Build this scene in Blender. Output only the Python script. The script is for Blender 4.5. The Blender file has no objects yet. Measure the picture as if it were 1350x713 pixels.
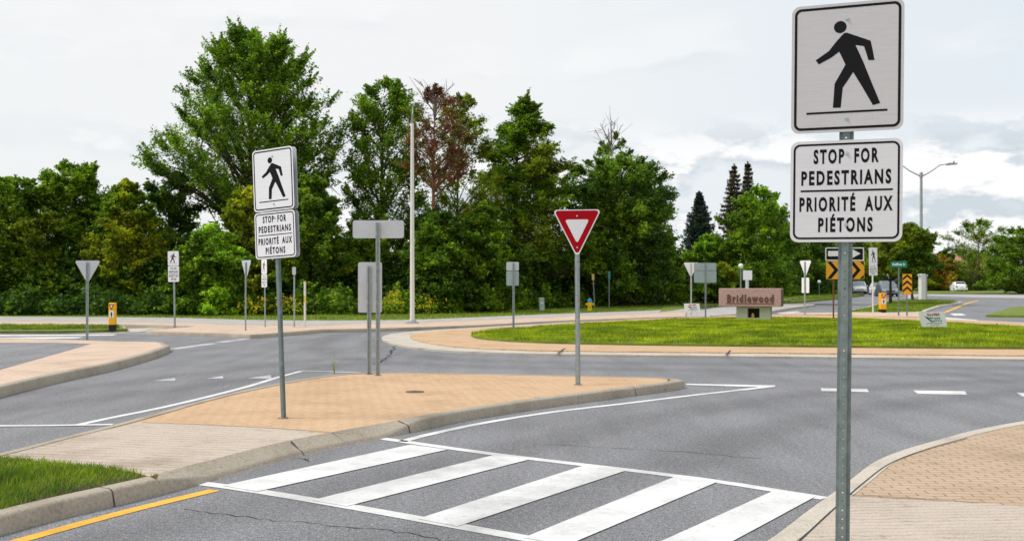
import bpy, bmesh, math, random
import numpy as np
from mathutils import Vector, Matrix

random.seed(7)
RNG = np.random.default_rng(11)
SC = bpy.context.scene
COL = SC.collection
R = math.radians

# ------------------------------------------------------------------ survey
# The site was laid out from sight lines: camera 1.6 m above the road, focal length equal to the frame width.
EYE, FOC, HOR, MID = 1.6, 1350.0, 377.0, 675.0


def zt(Y):
    """height of the terrain: level round the junction, then rising gently"""
    if Y < 62: return 0.0
    if Y < 140: return 0.0092 * (Y - 62)
    return 0.0092 * 78


def at(px, py, dz=0.0):
    lo, hi = 0.5, 900.0
    for _ in range(60):
        m = 0.5 * (lo + hi)
        if HOR + FOC * (EYE - zt(m) - dz) / m > py: lo = m
        else: hi = m
    Y = 0.5 * (lo + hi)
    return Vector(((px - MID) / FOC * Y, Y, zt(Y) + dz))


def ats(pts, dz=0.0):
    return [at(x, y, dz) for x, y in pts]


def spline(pts, closed=False, n=6):
    P = [Vector((p[0], p[1])) for p in pts]
    m = len(P); out = []
    for i in range(m if closed else m - 1):
        if closed:
            a, b, c, d = P[(i - 1) % m], P[i], P[(i + 1) % m], P[(i + 2) % m]
        else:
            a, b, c, d = P[max(i - 1, 0)], P[i], P[i + 1], P[min(i + 2, m - 1)]
        t1, t2, t3 = [max((q - p).length, 1e-4) ** .5 for p, q in ((a, b), (b, c), (c, d))]
        m1 = (c - b) if (b - a).length < 1e-5 else ((b - a) / t1 - (c - a) / (t1 + t2) + (c - b) / t2) * t2
        m2 = (c - b) if (d - c).length < 1e-5 else ((c - b) / t2 - (d - b) / (t2 + t3) + (d - c) / t3) * t2
        for k in range(n):
            t = k / n
            out.append((2*t**3 - 3*t*t + 1) * b + (t**3 - 2*t*t + t) * m1 + (-2*t**3 + 3*t*t) * c + (t**3 - t*t) * m2)
    if not closed: out.append(P[-1].copy())
    return out


def inset(poly, d):
    """offset a closed polygon inwards"""
    P = [Vector((p[0], p[1])) for p in poly]; n = len(P)
    area = sum(P[i].x * P[(i+1) % n].y - P[(i+1) % n].x * P[i].y for i in range(n))
    s = 1 if area > 0 else -1
    out = []
    for i in range(n):
        e1 = (P[i] - P[i-1]); e2 = (P[(i+1) % n] - P[i])
        if e1.length < 1e-6 or e2.length < 1e-6: out.append(P[i].copy()); continue
        e1.normalize(); e2.normalize()
        n1 = Vector((-e1.y, e1.x)) * s; n2 = Vector((-e2.y, e2.x)) * s
        b = n1 + n2
        if b.length < 1e-4: b = n1
        b.normalize()
        k = max(b.dot(n1), 0.5)
        out.append(P[i] + b * ((d(P[i]) if callable(d) else d) / k))
    return out


# ------------------------------------------------------------------ materials
def new_mat(name):
    m = bpy.data.materials.new(name); m.use_nodes = True
    nt = m.node_tree; nt.nodes.clear()
    out = nt.nodes.new('ShaderNodeOutputMaterial')
    return m, nt, out


def nd(nt, kind, **kw):
    n = nt.nodes.new(kind)
    for k, v in kw.items():
        if k in n.inputs: n.inputs[k].default_value = v
        else: setattr(n, k, v)
    return n


def c4(c): return (c[0], c[1], c[2], 1.0)


def noise(nt, vec, scale, detail=4, rough=.6):
    n = nt.nodes.new('ShaderNodeTexNoise')
    n.inputs['Scale'].default_value = scale; n.inputs['Detail'].default_value = detail
    n.inputs['Roughness'].default_value = rough
    if vec is not None: nt.links.new(vec, n.inputs['Vector'])
    return n.outputs['Fac']


def ramp(nt, fac, stops):
    r = nt.nodes.new('ShaderNodeValToRGB'); e = r.color_ramp.elements
    while len(e) < len(stops): e.new(.5)
    for i, (p, c) in enumerate(stops):
        e[i].position = p; e[i].color = c4(c) if len(c) == 3 else c
    nt.links.new(fac, r.inputs['Fac'])
    return r.outputs['Color']


def mixc(nt, a, b, fac, mode='MIX'):
    n = nt.nodes.new('ShaderNodeMix'); n.data_type = 'RGBA'; n.blend_type = mode
    for sock, v in ((n.inputs[0], fac), (n.inputs[6], a), (n.inputs[7], b)):
        if isinstance(v, (int, float)): sock.default_value = v
        elif isinstance(v, (tuple, list)): sock.default_value = c4(v)
        else: nt.links.new(v, sock)
    return n.outputs[2]


def bump(nt, fac, strength, dist):
    b = nt.nodes.new('ShaderNodeBump'); b.inputs['Strength'].default_value = strength
    b.inputs['Distance'].default_value = dist
    nt.links.new(fac, b.inputs['Height'])
    return b.outputs['Normal']


def pbsdf(nt, out, col, rough=.8, metal=0.0, normal=None, spec=.3):
    p = nt.nodes.new('ShaderNodeBsdfPrincipled')
    if isinstance(col, (tuple, list)): p.inputs['Base Color'].default_value = c4(col)
    else: nt.links.new(col, p.inputs['Base Color'])
    if isinstance(rough, (int, float)): p.inputs['Roughness'].default_value = rough
    else: nt.links.new(rough, p.inputs['Roughness'])
    p.inputs['Metallic'].default_value = metal
    p.inputs['Specular IOR Level'].default_value = spec
    if normal is not None: nt.links.new(normal, p.inputs['Normal'])
    nt.links.new(p.outputs[0], out.inputs['Surface'])
    return p


def objvec(nt): return nt.nodes.new('ShaderNodeTexCoord').outputs['Object']


def mapping(nt, vec, scale=(1, 1, 1), rot=(0, 0, 0)):
    m = nt.nodes.new('ShaderNodeMapping'); m.inputs['Scale'].default_value = scale
    m.inputs['Rotation'].default_value = rot
    nt.links.new(vec, m.inputs['Vector']); return m.outputs['Vector']


def simple(name, col, rough=.7, metal=0.0, vary=.12, scale=6.0, bumps=0.0, spec=.3):
    m, nt, out = new_mat(name)
    v = objvec(nt)
    f = noise(nt, v, scale, 5)
    d = tuple(c * (1 - vary) for c in col); u = tuple(min(1, c * (1 + vary)) for c in col)
    c = ramp(nt, f, [(.3, d), (.7, u)])
    nrm = bump(nt, noise(nt, v, scale * 12, 3), bumps, .004) if bumps else None
    pbsdf(nt, out, c, rough, metal, nrm, spec)
    return m


def asphalt_mat(name, base, tint=(1, .995, 1.04)):
    m, nt, out = new_mat(name)
    v = objvec(nt)
    b = Vector(base) if not isinstance(base, float) else Vector((base,) * 3)
    b = Vector((b.x * tint[0], b.y * tint[1], b.z * tint[2]))
    fine = noise(nt, v, 75, 3, .75)
    c = ramp(nt, fine, [(.30, b * .25), (.45, b * .84), (.56, b * 1.15), (.72, b * 2.6)])
    grain = noise(nt, v, 24, 3, .8)
    c = mixc(nt, c, ramp(nt, grain, [(.34, (.70,) * 3), (.5, (1.0,) * 3), (.68, (1.4,) * 3)]), .9, 'MULTIPLY')
    big = noise(nt, v, .35, 5, .6)
    c = mixc(nt, c, ramp(nt, big, [(.3, (.84,) * 3), (.7, (1.14,) * 3)]), .8, 'MULTIPLY')
    mid = noise(nt, mapping(nt, v, (1.5, .22, 1), (0, 0, R(-40))), 1.3, 4, .55)
    c = mixc(nt, c, ramp(nt, mid, [(.36, (.85,) * 3), (.62, (1.07,) * 3)]), .75, 'MULTIPLY')
    blot = noise(nt, v, 1.9, 5, .75)
    c = mixc(nt, c, ramp(nt, blot, [(.27, (.66,) * 3), (.38, (1.0,) * 3)]), .7, 'MULTIPLY')
    pbsdf(nt, out, c, .88, 0, bump(nt, fine, .6, .006), .25)
    return m


def concrete_mat(name, col, ridges=None, rot=0.0, speck=60):
    m, nt, out = new_mat(name)
    v = objvec(nt)
    col = Vector(col)
    f = noise(nt, v, speck, 4, .7)
    c = ramp(nt, f, [(.3, col * .72), (.52, col), (.75, col * 1.2)])
    big = noise(nt, v, 1.1, 5, .65)
    c = mixc(nt, c, ramp(nt, big, [(.30, (.70, .67, .64)), (.48, (.98, .98, .98)), (.66, (1.07, 1.07, 1.08))]), .9, 'MULTIPLY')
    st = noise(nt, v, 4.5, 5, .75)
    c = mixc(nt, c, ramp(nt, st, [(.29, (.58, .55, .52)), (.40, (1, 1, 1))]), .75, 'MULTIPLY')
    h = f
    if ridges:
        w = nt.nodes.new('ShaderNodeTexWave'); w.bands_direction = 'Y'
        w.inputs['Scale'].default_value = ridges; w.inputs['Distortion'].default_value = 3.4
        w.inputs['Detail'].default_value = 3; w.inputs['Detail Scale'].default_value = 2.5
        nt.links.new(mapping(nt, v, (1, 1, 1), (0, 0, rot)), w.inputs['Vector'])
        brk = noise(nt, v, 3.0, 3)
        c2 = mixc(nt, c, ramp(nt, w.outputs['Fac'], [(.0, (.74, .71, .69)), (.34, (1.0, 1.0, 1.0))]), ramp(nt, brk, [(.32, (.2,) * 3), (.6, (.95,) * 3)]), 'MULTIPLY')
        c = c2; h = w.outputs['Fac']
    pbsdf(nt, out, c, .9, 0, bump(nt, h, .35, .008), .2)
    return m


def paver_mat(name, col, rot=0.0, joint=.62):
    m, nt, out = new_mat(name)
    v = objvec(nt); col = Vector(col)
    wob = nt.nodes.new('ShaderNodeVectorMath'); wob.operation = 'MULTIPLY_ADD'
    nz = nt.nodes.new('ShaderNodeTexNoise'); nz.inputs['Scale'].default_value = 7
    nt.links.new(v, nz.inputs['Vector'])
    nt.links.new(nz.outputs['Color'], wob.inputs[0]); wob.inputs[1].default_value = (.035, .035, 0)
    nt.links.new(mapping(nt, v, (1, 1, 1), (0, 0, rot)), wob.inputs[2])
    br = nt.nodes.new('ShaderNodeTexBrick')
    br.inputs['Scale'].default_value = 1.0
    br.inputs['Brick Width'].default_value = .2; br.inputs['Row Height'].default_value = .1
    br.inputs['Mortar Size'].default_value = .006; br.inputs['Mortar Smooth'].default_value = .4
    br.inputs['Color1'].default_value = c4(col * .97); br.inputs['Color2'].default_value = c4(col * 1.035)
    br.inputs['Mortar'].default_value = c4(col * joint)
    nt.links.new(wob.outputs[0], br.inputs['Vector'])
    c = br.outputs['Color']
    f = noise(nt, v, 45, 4, .7)
    c = mixc(nt, c, ramp(nt, f, [(.3, (.78, .76, .74)), (.7, (1.12, 1.13, 1.16))]), .8, 'MULTIPLY')
    big = noise(nt, v, .9, 6, .7)
    c = mixc(nt, c, ramp(nt, big, [(.3, (.80, .79, .78)), (.5, (1, 1, 1)), (.65, (1.05, 1.07, 1.11))]), 1.0, 'MULTIPLY')
    spots = noise(nt, v, 5.5, 4, .7)
    c = mixc(nt, c, ramp(nt, spots, [(.27, (.55, .52, .5)), (.36, (1, 1, 1))]), .8, 'MULTIPLY')
    pbsdf(nt, out, c, .9, 0, bump(nt, br.outputs['Fac'], -.5, .006), .2)
    return m


def paint_mat(name, col, wear=.5):
    m, nt, out = new_mat(name)
    v = objvec(nt); col = Vector(col)
    f = noise(nt, v, 55, 4, .8)
    big = noise(nt, v, 1.3, 4, .6)
    comb = nt.nodes.new('ShaderNodeMath'); comb.operation = 'MULTIPLY_ADD'
    nt.links.new(big, comb.inputs[0]); comb.inputs[1].default_value = .45; nt.links.new(f, comb.inputs[2])
    lo = .34 + .22 * wear
    c = ramp(nt, comb.outputs[0], [(lo, col * .30), (lo + .05, col * .78), (lo + .2, col)])
    c = mixc(nt, c, ramp(nt, noise(nt, v, 2.6, 5, .7), [(.30, (.74, .73, .72)), (.6, (1.03, 1.03, 1.03))]), .9, 'MULTIPLY')
    c = mixc(nt, c, ramp(nt, noise(nt, v, 17, 4, .8), [(.30, (.62, .61, .60)), (.44, (1, 1, 1))]), .8, 'MULTIPLY')
    pbsdf(nt, out, c, .75, 0, bump(nt, f, .3, .004), .3)
    return m


def leaf_mat(name, dark, light, third=None, trans=.42):
    m, nt, out = new_mat(name)
    g = nt.nodes.new('ShaderNodeNewGeometry')
    stops = [(.0, dark), (.6, light)]
    if third: stops.append((1.0, third))
    c = ramp(nt, g.outputs['Random Per Island'], stops)
    v = objvec(nt)
    c = mixc(nt, c, ramp(nt, noise(nt, v, .75, 3), [(.36, (.48, .54, .52)), (.50, (1.0, 1.0, 1.0)), (.64, (1.85, 1.62, 1.1))]), 1.0, 'MULTIPLY')  # broad noise paints highlight and shade clumps into the leaf colour
    d = nt.nodes.new('ShaderNodeBsdfPrincipled'); d.inputs['Roughness'].default_value = .55
    d.inputs['Specular IOR Level'].default_value = .25
    nt.links.new(c, d.inputs['Base Color'])
    t = nt.nodes.new('ShaderNodeBsdfTranslucent')
    nt.links.new(mixc(nt, c, (1.0, 1.25, .5), 1.0, 'MULTIPLY'), t.inputs['Color'])
    mx = nt.nodes.new('ShaderNodeMixShader'); mx.inputs[0].default_value = trans
    nt.links.new(d.outputs[0], mx.inputs[1]); nt.links.new(t.outputs[0], mx.inputs[2])
    nt.links.new(mx.outputs[0], out.inputs['Surface'])
    return m


M = {}
M['asphalt'] = asphalt_mat('worn asphalt', .20)
M['old_asphalt'] = asphalt_mat('path asphalt', .21)
M['paver'] = paver_mat('orange block paving', (.56, .375, .225), R(35))
M['paver_near'] = paver_mat('tan block paving', (.47, .345, .235), R(4), .38)
M['paver_pink'] = paver_mat('pale pink block paving', (.60, .45, .34), R(10))
M['concrete'] = concrete_mat('broomed concrete', (.50, .42, .345), 2.4, R(12))
M['concrete_near'] = concrete_mat('ridged concrete', (.49, .415, .345), 3.6, R(-4))
M['kerb'] = concrete_mat('kerb concrete', (.39, .335, .265), None, 0, 40)
M['kerb_pale'] = concrete_mat('pale kerb concrete', (.50, .45, .38), None, 0, 40)
M['path'] = concrete_mat('grey path concrete', (.42, .40, .38), None, 0, 30)
M['white_line'] = paint_mat('white road paint', (.68, .68, .67), .42)
M['worn_line'] = paint_mat('worn white road paint', (.56, .56, .56), .9)
M['yellow_line'] = paint_mat('yellow road paint', (.80, .43, .055), .5)
M['crack'] = simple('crack filler', (.035, .035, .037), .9)
M['grass_base'] = simple('turf', (.14, .19, .022), .95, 0, .35, 1.4)
M['grass'] = leaf_mat('grass blades', (.17, .25, .006), (.29, .37, .010), (.42, .43, .03), .3)
M['grass_far'] = leaf_mat('verge grass blades', (.11, .18, .012), (.19, .27, .02), (.3, .33, .05), .3)
M['grass_lush'] = leaf_mat('lush grass blades', (.06, .13, .010), (.15, .25, .015), (.34, .33, .08), .35)
M['contact_patch'] = simple('painted contact shade', (.27, .21, .155), .95, 0, .3, 30, .4)  # dark disc added at post feet, contact shade put into its colour
M['joint'] = simple('dirt in kerb joint', (.10, .085, .07), .95)
M['soil'] = simple('soil', (.05, .035, .02), .95)
M['steel'] = simple('galvanised steel', (.33, .38, .38), .5, .35, .22, 14, .2, .4)
M['steel_dark'] = simple('weathered galvanised steel', (.20, .245, .24), .5, .45, .25, 14, .2, .4)
M['aluminium'] = simple('bare sign aluminium', (.56, .58, .61), .5, .25, .07, 5, 0, .4)
M['aluminium_green'] = simple('dull sign aluminium', (.36, .43, .45), .55, .25, .07, 5, 0, .4)
M['bolt'] = simple('bolt steel', (.45, .55, .58), .3, .7, .1)
M['black'] = simple('black sign film', (.010, .010, .012), .55, 0, .1, 6, 0, .1)
M['white'] = simple('white sign film', (.80, .80, .81), .45, 0, .03, 3)
M['red'] = simple('red sign film', (.40, .003, .010), .5, 0, .08, 5, 0, .08)
M['amber'] = simple('amber sign film', (.78, .36, .02), .45, 0, .06, 5)
M['green_sign'] = simple('green sign film', (.0, .20, .12), .45, 0, .06, 5)
M['cream'] = simple('cream painted pole', (.70, .685, .655), .5, 0, .06, 2)
M['grey_pole'] = simple('grey lamp pole', (.36, .37, .37), .5, .2, .08, 2)
M['granite'] = simple('pink granite', (.47, .295, .265), .75, 0, .25, 22, .2)
M['granite_shade'] = simple('shaded rough granite edge', (.12, .075, .065), .9, 0, .3, 12, .4)  # block side away from the sun, its shade put into the colour
M['letter_brown'] = simple('carved brown letter', (.14, .065, .05), .8)
M['plinth'] = simple('grey green plinth', (.36, .37, .28), .85, 0, .12, 6, .2)
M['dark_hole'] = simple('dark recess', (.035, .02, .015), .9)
M['bark'] = simple('bark', (.075, .055, .04), .95, 0, .35, 6, .5)
M['bark_red'] = simple('reddish bark', (.19, .09, .04), .95, 0, .35, 6, .5)
M['bark_grey'] = simple('bare grey twigs', (.22, .19, .17), .95, 0, .3, 6)
M['yellow_paint'] = simple('yellow hydrant paint', (.80, .52, .02), .45, 0, .08, 5)
M['blue_paint'] = simple('blue hydrant paint', (.02, .20, .45), .45, 0, .08, 5)
M['bollard'] = simple('yellow bollard plastic', (.85, .43, .01), .5, 0, .05, 3)
M['rubber'] = simple('black rubber', (.014, .014, .015), .85)
M['pedestal'] = simple('pale green cabinet', (.42, .55, .46), .6, 0, .06, 4)
M['wood'] = simple('weathered stake wood', (.55, .36, .14), .85, 0, .2, 8)
M['stone'] = simple('pale boulder', (.5, .5, .48), .9, 0, .2, 3, .4)
M['glass'] = simple('car glass with painted reflection', (.16, .19, .21), .15, 0, .1, 2, 0, .7)  # base colour lightened to stand for reflections in the glass
M['rear_glass'] = simple('tinted car glass', (.015, .018, .02), .35, 0, .1, 2, 0, .25)
M['lamp'] = simple('lamp lens', (.75, .76, .78), .2, 0, .03, 5, 0, .6)
M['tail'] = simple('tail lamp red', (.35, .01, .01), .3)
M['rim'] = simple('alloy rim', (.42, .43, .45), .35, .6, .06)
M['brick'] = simple('tan house wall', (.50, .40, .32), .85, 0, .12, 3)
M['siding'] = simple('pale house siding', (.62, .62, .60), .8, 0, .05, 3)
M['roof'] = simple('salmon shingle roof', (.46, .23, .15), .9, 0, .2, 2)
M['roof_grey'] = simple('grey shingle roof', (.20, .19, .19), .9, 0, .2, 2)
M['teal_post'] = simple('teal marker plastic', (.05, .19, .20), .6, 0, .1)


def sheeting_mat(name, col):
    """retroreflective sign film with its faint cell grid and handling scuffs"""
    m, nt, out = new_mat(name)
    v = objvec(nt); col = Vector(col)
    w = nt.nodes.new('ShaderNodeTexWave'); w.bands_direction = 'X'
    w.inputs['Scale'].default_value = 22; w.inputs['Distortion'].default_value = .0
    nt.links.new(v, w.inputs['Vector'])
    c = ramp(nt, w.outputs['Fac'], [(.0, col * .965), (.6, col)])
    scr = noise(nt, mapping(nt, v, (2, 2, 40), (0, R(8), 0)), 3.0, 4, .7)
    c = mixc(nt, c, ramp(nt, scr, [(.3, (.90, .90, .90)), (.6, (1.03, 1.02, 1.02))]), .8, 'MULTIPLY')
    pbsdf(nt, out, c, .42, 0, None, .35)
    return m


M['sheet_near'] = sheeting_mat('aged reflective film', (.55, .54, .55))
M['sheet_tab'] = sheeting_mat('cleaner reflective film', (.68, .68, .70))
M['sheet'] = sheeting_mat('reflective film', (.84, .84, .86))
M['lf_maple'] = leaf_mat('maple leaves', (0.04007, 0.0918, 0.00864), (0.1723, 0.3006, 0.0208), (0.3266, 0.4531, 0.03625))
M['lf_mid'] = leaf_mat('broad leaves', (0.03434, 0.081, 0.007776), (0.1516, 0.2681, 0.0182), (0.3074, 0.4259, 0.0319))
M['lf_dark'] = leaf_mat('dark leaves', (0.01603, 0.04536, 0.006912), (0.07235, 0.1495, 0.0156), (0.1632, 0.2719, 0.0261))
M['lf_yellow'] = leaf_mat('yellowing leaves', (0.08014, 0.1296, 0.00864), (0.3445, 0.39, 0.0195), (0.6148, 0.5437, 0.03625))
M['lf_bright'] = leaf_mat('bright vine leaves', (0.06296, 0.1512, 0.0121), (0.2584, 0.455, 0.026), (0.4995, 0.6706, 0.0725))
M['lf_red'] = leaf_mat('dark red leaves', (.09, .028, .022), (.29, .10, .09), (.16, .13, .03))
M['lf_olive'] = leaf_mat('olive leaves', (0.05724, 0.0972, 0.007776), (0.2325, 0.3006, 0.0208), (0.4227, 0.4531, 0.03625))
M['lf_rust'] = leaf_mat('rusty bush leaves', (0.103, 0.0918, 0.0121), (0.4134, 0.26, 0.0312), (0.538, 0.3263, 0.058))
M['lf_spruce'] = leaf_mat('spruce needles', (.010, .030, .020), (.028, .060, .046), (.05, .085, .07), .12)
M['lf_spruce_brown'] = leaf_mat('spruce needles with brown cones', (.022, .034, .018), (.05, .058, .036), (.17, .085, .04), .12)
M['lf_gold'] = leaf_mat('goldenrod flowers', (.45, .30, .01), (.75, .50, .02), None, .3)


# ------------------------------------------------------------------ objects
def link(o, parent=None):
    COL.objects.link(o)
    if parent is not None: o.parent = parent
    return o


class MB:
    """collects polygons and links them as ONE mesh object"""
    def __init__(s): s.v = []; s.f = []; s.mi = []

    def add(s, vs, fs, m=0):
        b = len(s.v); s.v += [tuple(p) for p in vs]
        s.f += [tuple(i + b for i in f) for f in fs]; s.mi += [m] * len(fs)

    def box(s, x0, x1, y0, y1, z0, z1, m=0, bev=0.0):
        if bev > 0:
            bm = bmesh.new()
            bmesh.ops.create_cube(bm, size=1)
            for v in bm.verts:
                v.co = Vector((x0 + (x1 - x0) * (v.co.x + .5), y0 + (y1 - y0) * (v.co.y + .5), z0 + (z1 - z0) * (v.co.z + .5)))
            bmesh.ops.bevel(bm, geom=bm.edges[:], offset=bev, segments=2, affect='EDGES', profile=.5)
            bm.verts.index_update()
            s.add([v.co for v in bm.verts], [[v.index for v in f.verts] for f in bm.faces], m); bm.free(); return
        v = [(x, y, z) for z in (z0, z1) for x, y in ((x0, y0), (x1, y0), (x1, y1), (x0, y1))]
        s.add(v, [(3, 2, 1, 0), (4, 5, 6, 7), (0, 1, 5, 4), (1, 2, 6, 5), (2, 3, 7, 6), (3, 0, 4, 7)], m)

    def prism(s, poly, y0, y1, m=0):
        """polygon in x,z pushed from y0 (front) to y1"""
        n = len(poly)
        v = [(p[0], y0, p[1]) for p in poly] + [(p[0], y1, p[1]) for p in poly]
        s.add(v, [tuple(range(n)), tuple(range(2*n - 1, n - 1, -1))] + [(i, i + n, (i+1) % n + n, (i+1) % n) for i in range(n)], m)

    def prism_z(s, poly, z0, z1, m=0):
        n = len(poly)
        v = [(p[0], p[1], z0) for p in poly] + [(p[0], p[1], z1) for p in poly]
        s.add(v, [tuple(range(n - 1, -1, -1)), tuple(range(n, 2*n))] + [(i, (i+1) % n, (i+1) % n + n, i + n) for i in range(n)], m)

    def ring(s, outer, inner, y0, y1, m=0):
        n = len(outer)
        v = [(p[0], y0, p[1]) for p in outer] + [(p[0], y0, p[1]) for p in inner] + [(p[0], y1, p[1]) for p in outer] + [(p[0], y1, p[1]) for p in inner]
        f = []
        for i in range(n):
            j = (i + 1) % n
            f += [(i, j, n + j, n + i), (i, 2*n + i, 2*n + j, j), (n + i, n + j, 3*n + j, 3*n + i)]
        s.add(v, f, m)

    def tube(s, pts, rad, seg=8, m=0, cap=True):
        pts = [Vector(p) for p in pts]
        if isinstance(rad, (int, float)): rad = [rad] * len(pts)
        b = []; n = len(pts)
        for i, p in enumerate(pts):
            d = (pts[min(i + 1, n - 1)] - pts[max(i - 1, 0)]).normalized()
            a = Vector((0, 0, 1)) if abs(d.z) < .9 else Vector((1, 0, 0))
            u = d.cross(a).normalized(); w = d.cross(u)
            for k in range(seg):
                t = 2 * math.pi * k / seg
                b.append(p + (u * math.cos(t) + w * math.sin(t)) * rad[i])
        f = []
        for i in range(n - 1):
            for k in range(seg):
                f.append((i*seg + k, i*seg + (k+1) % seg, (i+1)*seg + (k+1) % seg, (i+1)*seg + k))
        if cap: f += [tuple(range(seg - 1, -1, -1)), tuple(range((n-1)*seg, n*seg))]
        s.add(b, f, m)

    def lathe(s, prof, seg=20, m=0, c=(0, 0)):
        """profile of (radius, z) about a vertical axis"""
        b = []; n = len(prof)
        for r, z in prof:
            for k in range(seg):
                t = 2 * math.pi * k / seg
                b.append((c[0] + r * math.cos(t), c[1] + r * math.sin(t), z))
        f = [(i*seg + k, i*seg + (k+1) % seg, (i+1)*seg + (k+1) % seg, (i+1)*seg + k) for i in range(n - 1) for k in range(seg)]
        f += [tuple(range(seg - 1, -1, -1)), tuple(range((n-1)*seg, n*seg))]
        s.add(b, f, m)

    def build(s, name, mats, parent=None, smooth=False):
        me = bpy.data.meshes.new(name)
        me.from_pydata(s.v, [], s.f)
        for m in (mats if isinstance(mats, (list, tuple)) else [mats]): me.materials.append(m)
        if any(s.mi): me.polygons.foreach_set('material_index', s.mi)
        me.validate(); me.update()
        bm = bmesh.new(); bm.from_mesh(me)
        bmesh.ops.recalc_face_normals(bm, faces=bm.faces[:])
        bm.to_mesh(me); bm.free()
        if smooth:
            me.polygons.foreach_set('use_smooth', [True] * len(me.polygons))
            me.set_sharp_from_angle(angle=R(40))
        return link(bpy.data.objects.new(name, me), parent)


def tag(o, label=None, cat=None, group=None, kind=None):
    for k, v in (('label', label), ('category', cat), ('group', group), ('kind', kind)):
        if v: o[k] = v
    return o


def thing(name, label, cat, loc, rz=0.0, group=None, tilt=0.0):
    o = bpy.data.objects.new(name, None); o.empty_display_size = .3
    o.location = loc; o.rotation_euler = (0, tilt, rz)
    link(o); return tag(o, label, cat, group)


def struct(o): return tag(o, kind='structure')


def copy_tree(o, parent=None):
    c = o.copy(); COL.objects.link(c)
    if parent is not None: c.parent = parent
    for ch in [x for x in o.children]: copy_tree(ch, c)
    return c


# ------------------------------------------------------------------ ground work
def poly_faces(pts, height=None):
    """a bmesh of one flat polygon, split where the terrain bends, draped on it"""
    bm = bmesh.new()
    vs = [bm.verts.new((p[0], p[1], 0)) for p in pts]
    f = bm.faces.new(vs)
    bmesh.ops.triangulate(bm, faces=[f])
    for yb in (62.0, 140.0):
        bmesh.ops.bisect_plane(bm, geom=bm.verts[:] + bm.edges[:] + bm.faces[:], plane_co=(0, yb, 0), plane_no=(0, 1, 0))
    return bm


def sheet(name, pts, dz, mat, parent=None, kind=True):
    bm = poly_faces(pts)
    for v in bm.verts: v.co.z = zt(v.co.y) + dz
    bmesh.ops.recalc_face_normals(bm, faces=bm.faces[:])
    for f in bm.faces:
        if f.normal.z < 0: f.normal_flip()
    me = bpy.data.meshes.new(name); bm.to_mesh(me); bm.free(); me.materials.append(mat)
    o = link(bpy.data.objects.new(name, me), parent)
    return struct(o) if kind else o


def slab(name, pts, dz, mat, depth=.3):
    bm = poly_faces(pts)
    for v in bm.verts: v.co.z = zt(v.co.y) + dz
    for f in bm.faces:
        f.normal_update()
        if f.normal.z < 0: f.normal_flip()
    be = [e for e in bm.edges if len(e.link_faces) == 1]
    r = bmesh.ops.extrude_edge_only(bm, edges=be)
    for v in [g for g in r['geom'] if isinstance(g, bmesh.types.BMVert)]: v.co.z -= depth
    me = bpy.data.meshes.new(name); bm.to_mesh(me); bm.free(); me.materials.append(mat)
    return struct(link(bpy.data.objects.new(name, me)))


def kerb(name, path, mat, closed=True, width=.16, height=.125, low=None, side=1, joints=True):
    """sweep a rounded kerb along a path; width grows to the inside of the path. low(point)->0..1 drops the kerb"""
    P = [Vector((p[0], p[1])) for p in path]; n = len(P)
    if closed:
        area = sum(P[i].x * P[(i+1) % n].y - P[(i+1) % n].x * P[i].y for i in range(n))
        side = 1 if area > 0 else -1
    mb = MB(); prof_n = 7; verts = []
    for i in range(n):
        a = P[i-1] if (closed or i > 0) else P[i]; b = P[(i+1) % n] if (closed or i < n - 1) else P[i]
        d = (b - a)
        d = d.normalized() if d.length > 1e-6 else Vector((1, 0))
        nn = Vector((-d.y, d.x)) * side
        k = low(P[i]) if low else 0.0
        h0 = height * (1 - .62 * k); w = width + .04 * k
        prof = [(-.012, -.1), (-.006, .0), (.014, h0 - .028), (.026, h0 - .009), (.05, h0), (w - .012, height + .002), (w, height - .03)]
        zz = zt(P[i].y)
        for u, z in prof: verts.append((P[i].x + nn.x * u, P[i].y + nn.y * u, zz + z))
    fs = []
    for i in range(n if closed else n - 1):
        j = (i + 1) % n
        for k in range(prof_n - 1):
            fs.append((i*prof_n + k, j*prof_n + k, j*prof_n + k + 1, i*prof_n + k + 1))
    mb.add(verts, fs)
    return struct(mb.build(name, mat, smooth=True))


def ribbon(name, pts, width, dz, mat, jitter=0.0):
    P = [Vector((p[0], p[1])) for p in pts]; n = len(P); mb = MB(); v = []
    for i in range(n):
        d = (P[min(i+1, n-1)] - P[max(i-1, 0)]).normalized(); nn = Vector((-d.y, d.x))
        w = width * (1 + random.uniform(-jitter, jitter)) / 2
        for s in (-1, 1):
            q = P[i] + nn * w * s; v.append((q.x, q.y, zt(q.y) + dz))
    mb.add(v, [(2*i, 2*i + 1, 2*i + 3, 2*i + 2) for i in range(n - 1)])
    o = mb.build(name, mat)
    for p in o.data.polygons:
        if p.normal.z < 0: o.data.flip_normals(); break
    return struct(o)


def in_poly(x, y, poly):
    inside = np.zeros(len(x), bool); n = len(poly); j = n - 1
    for i in range(n):
        xi, yi = poly[i][0], poly[i][1]; xj, yj = poly[j][0], poly[j][1]
        if yi != yj:
            inside ^= ((yi > y) != (yj > y)) & (x < (xj - xi) * (y - yi) / (yj - yi) + xi)
        j = i
    return inside


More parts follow.
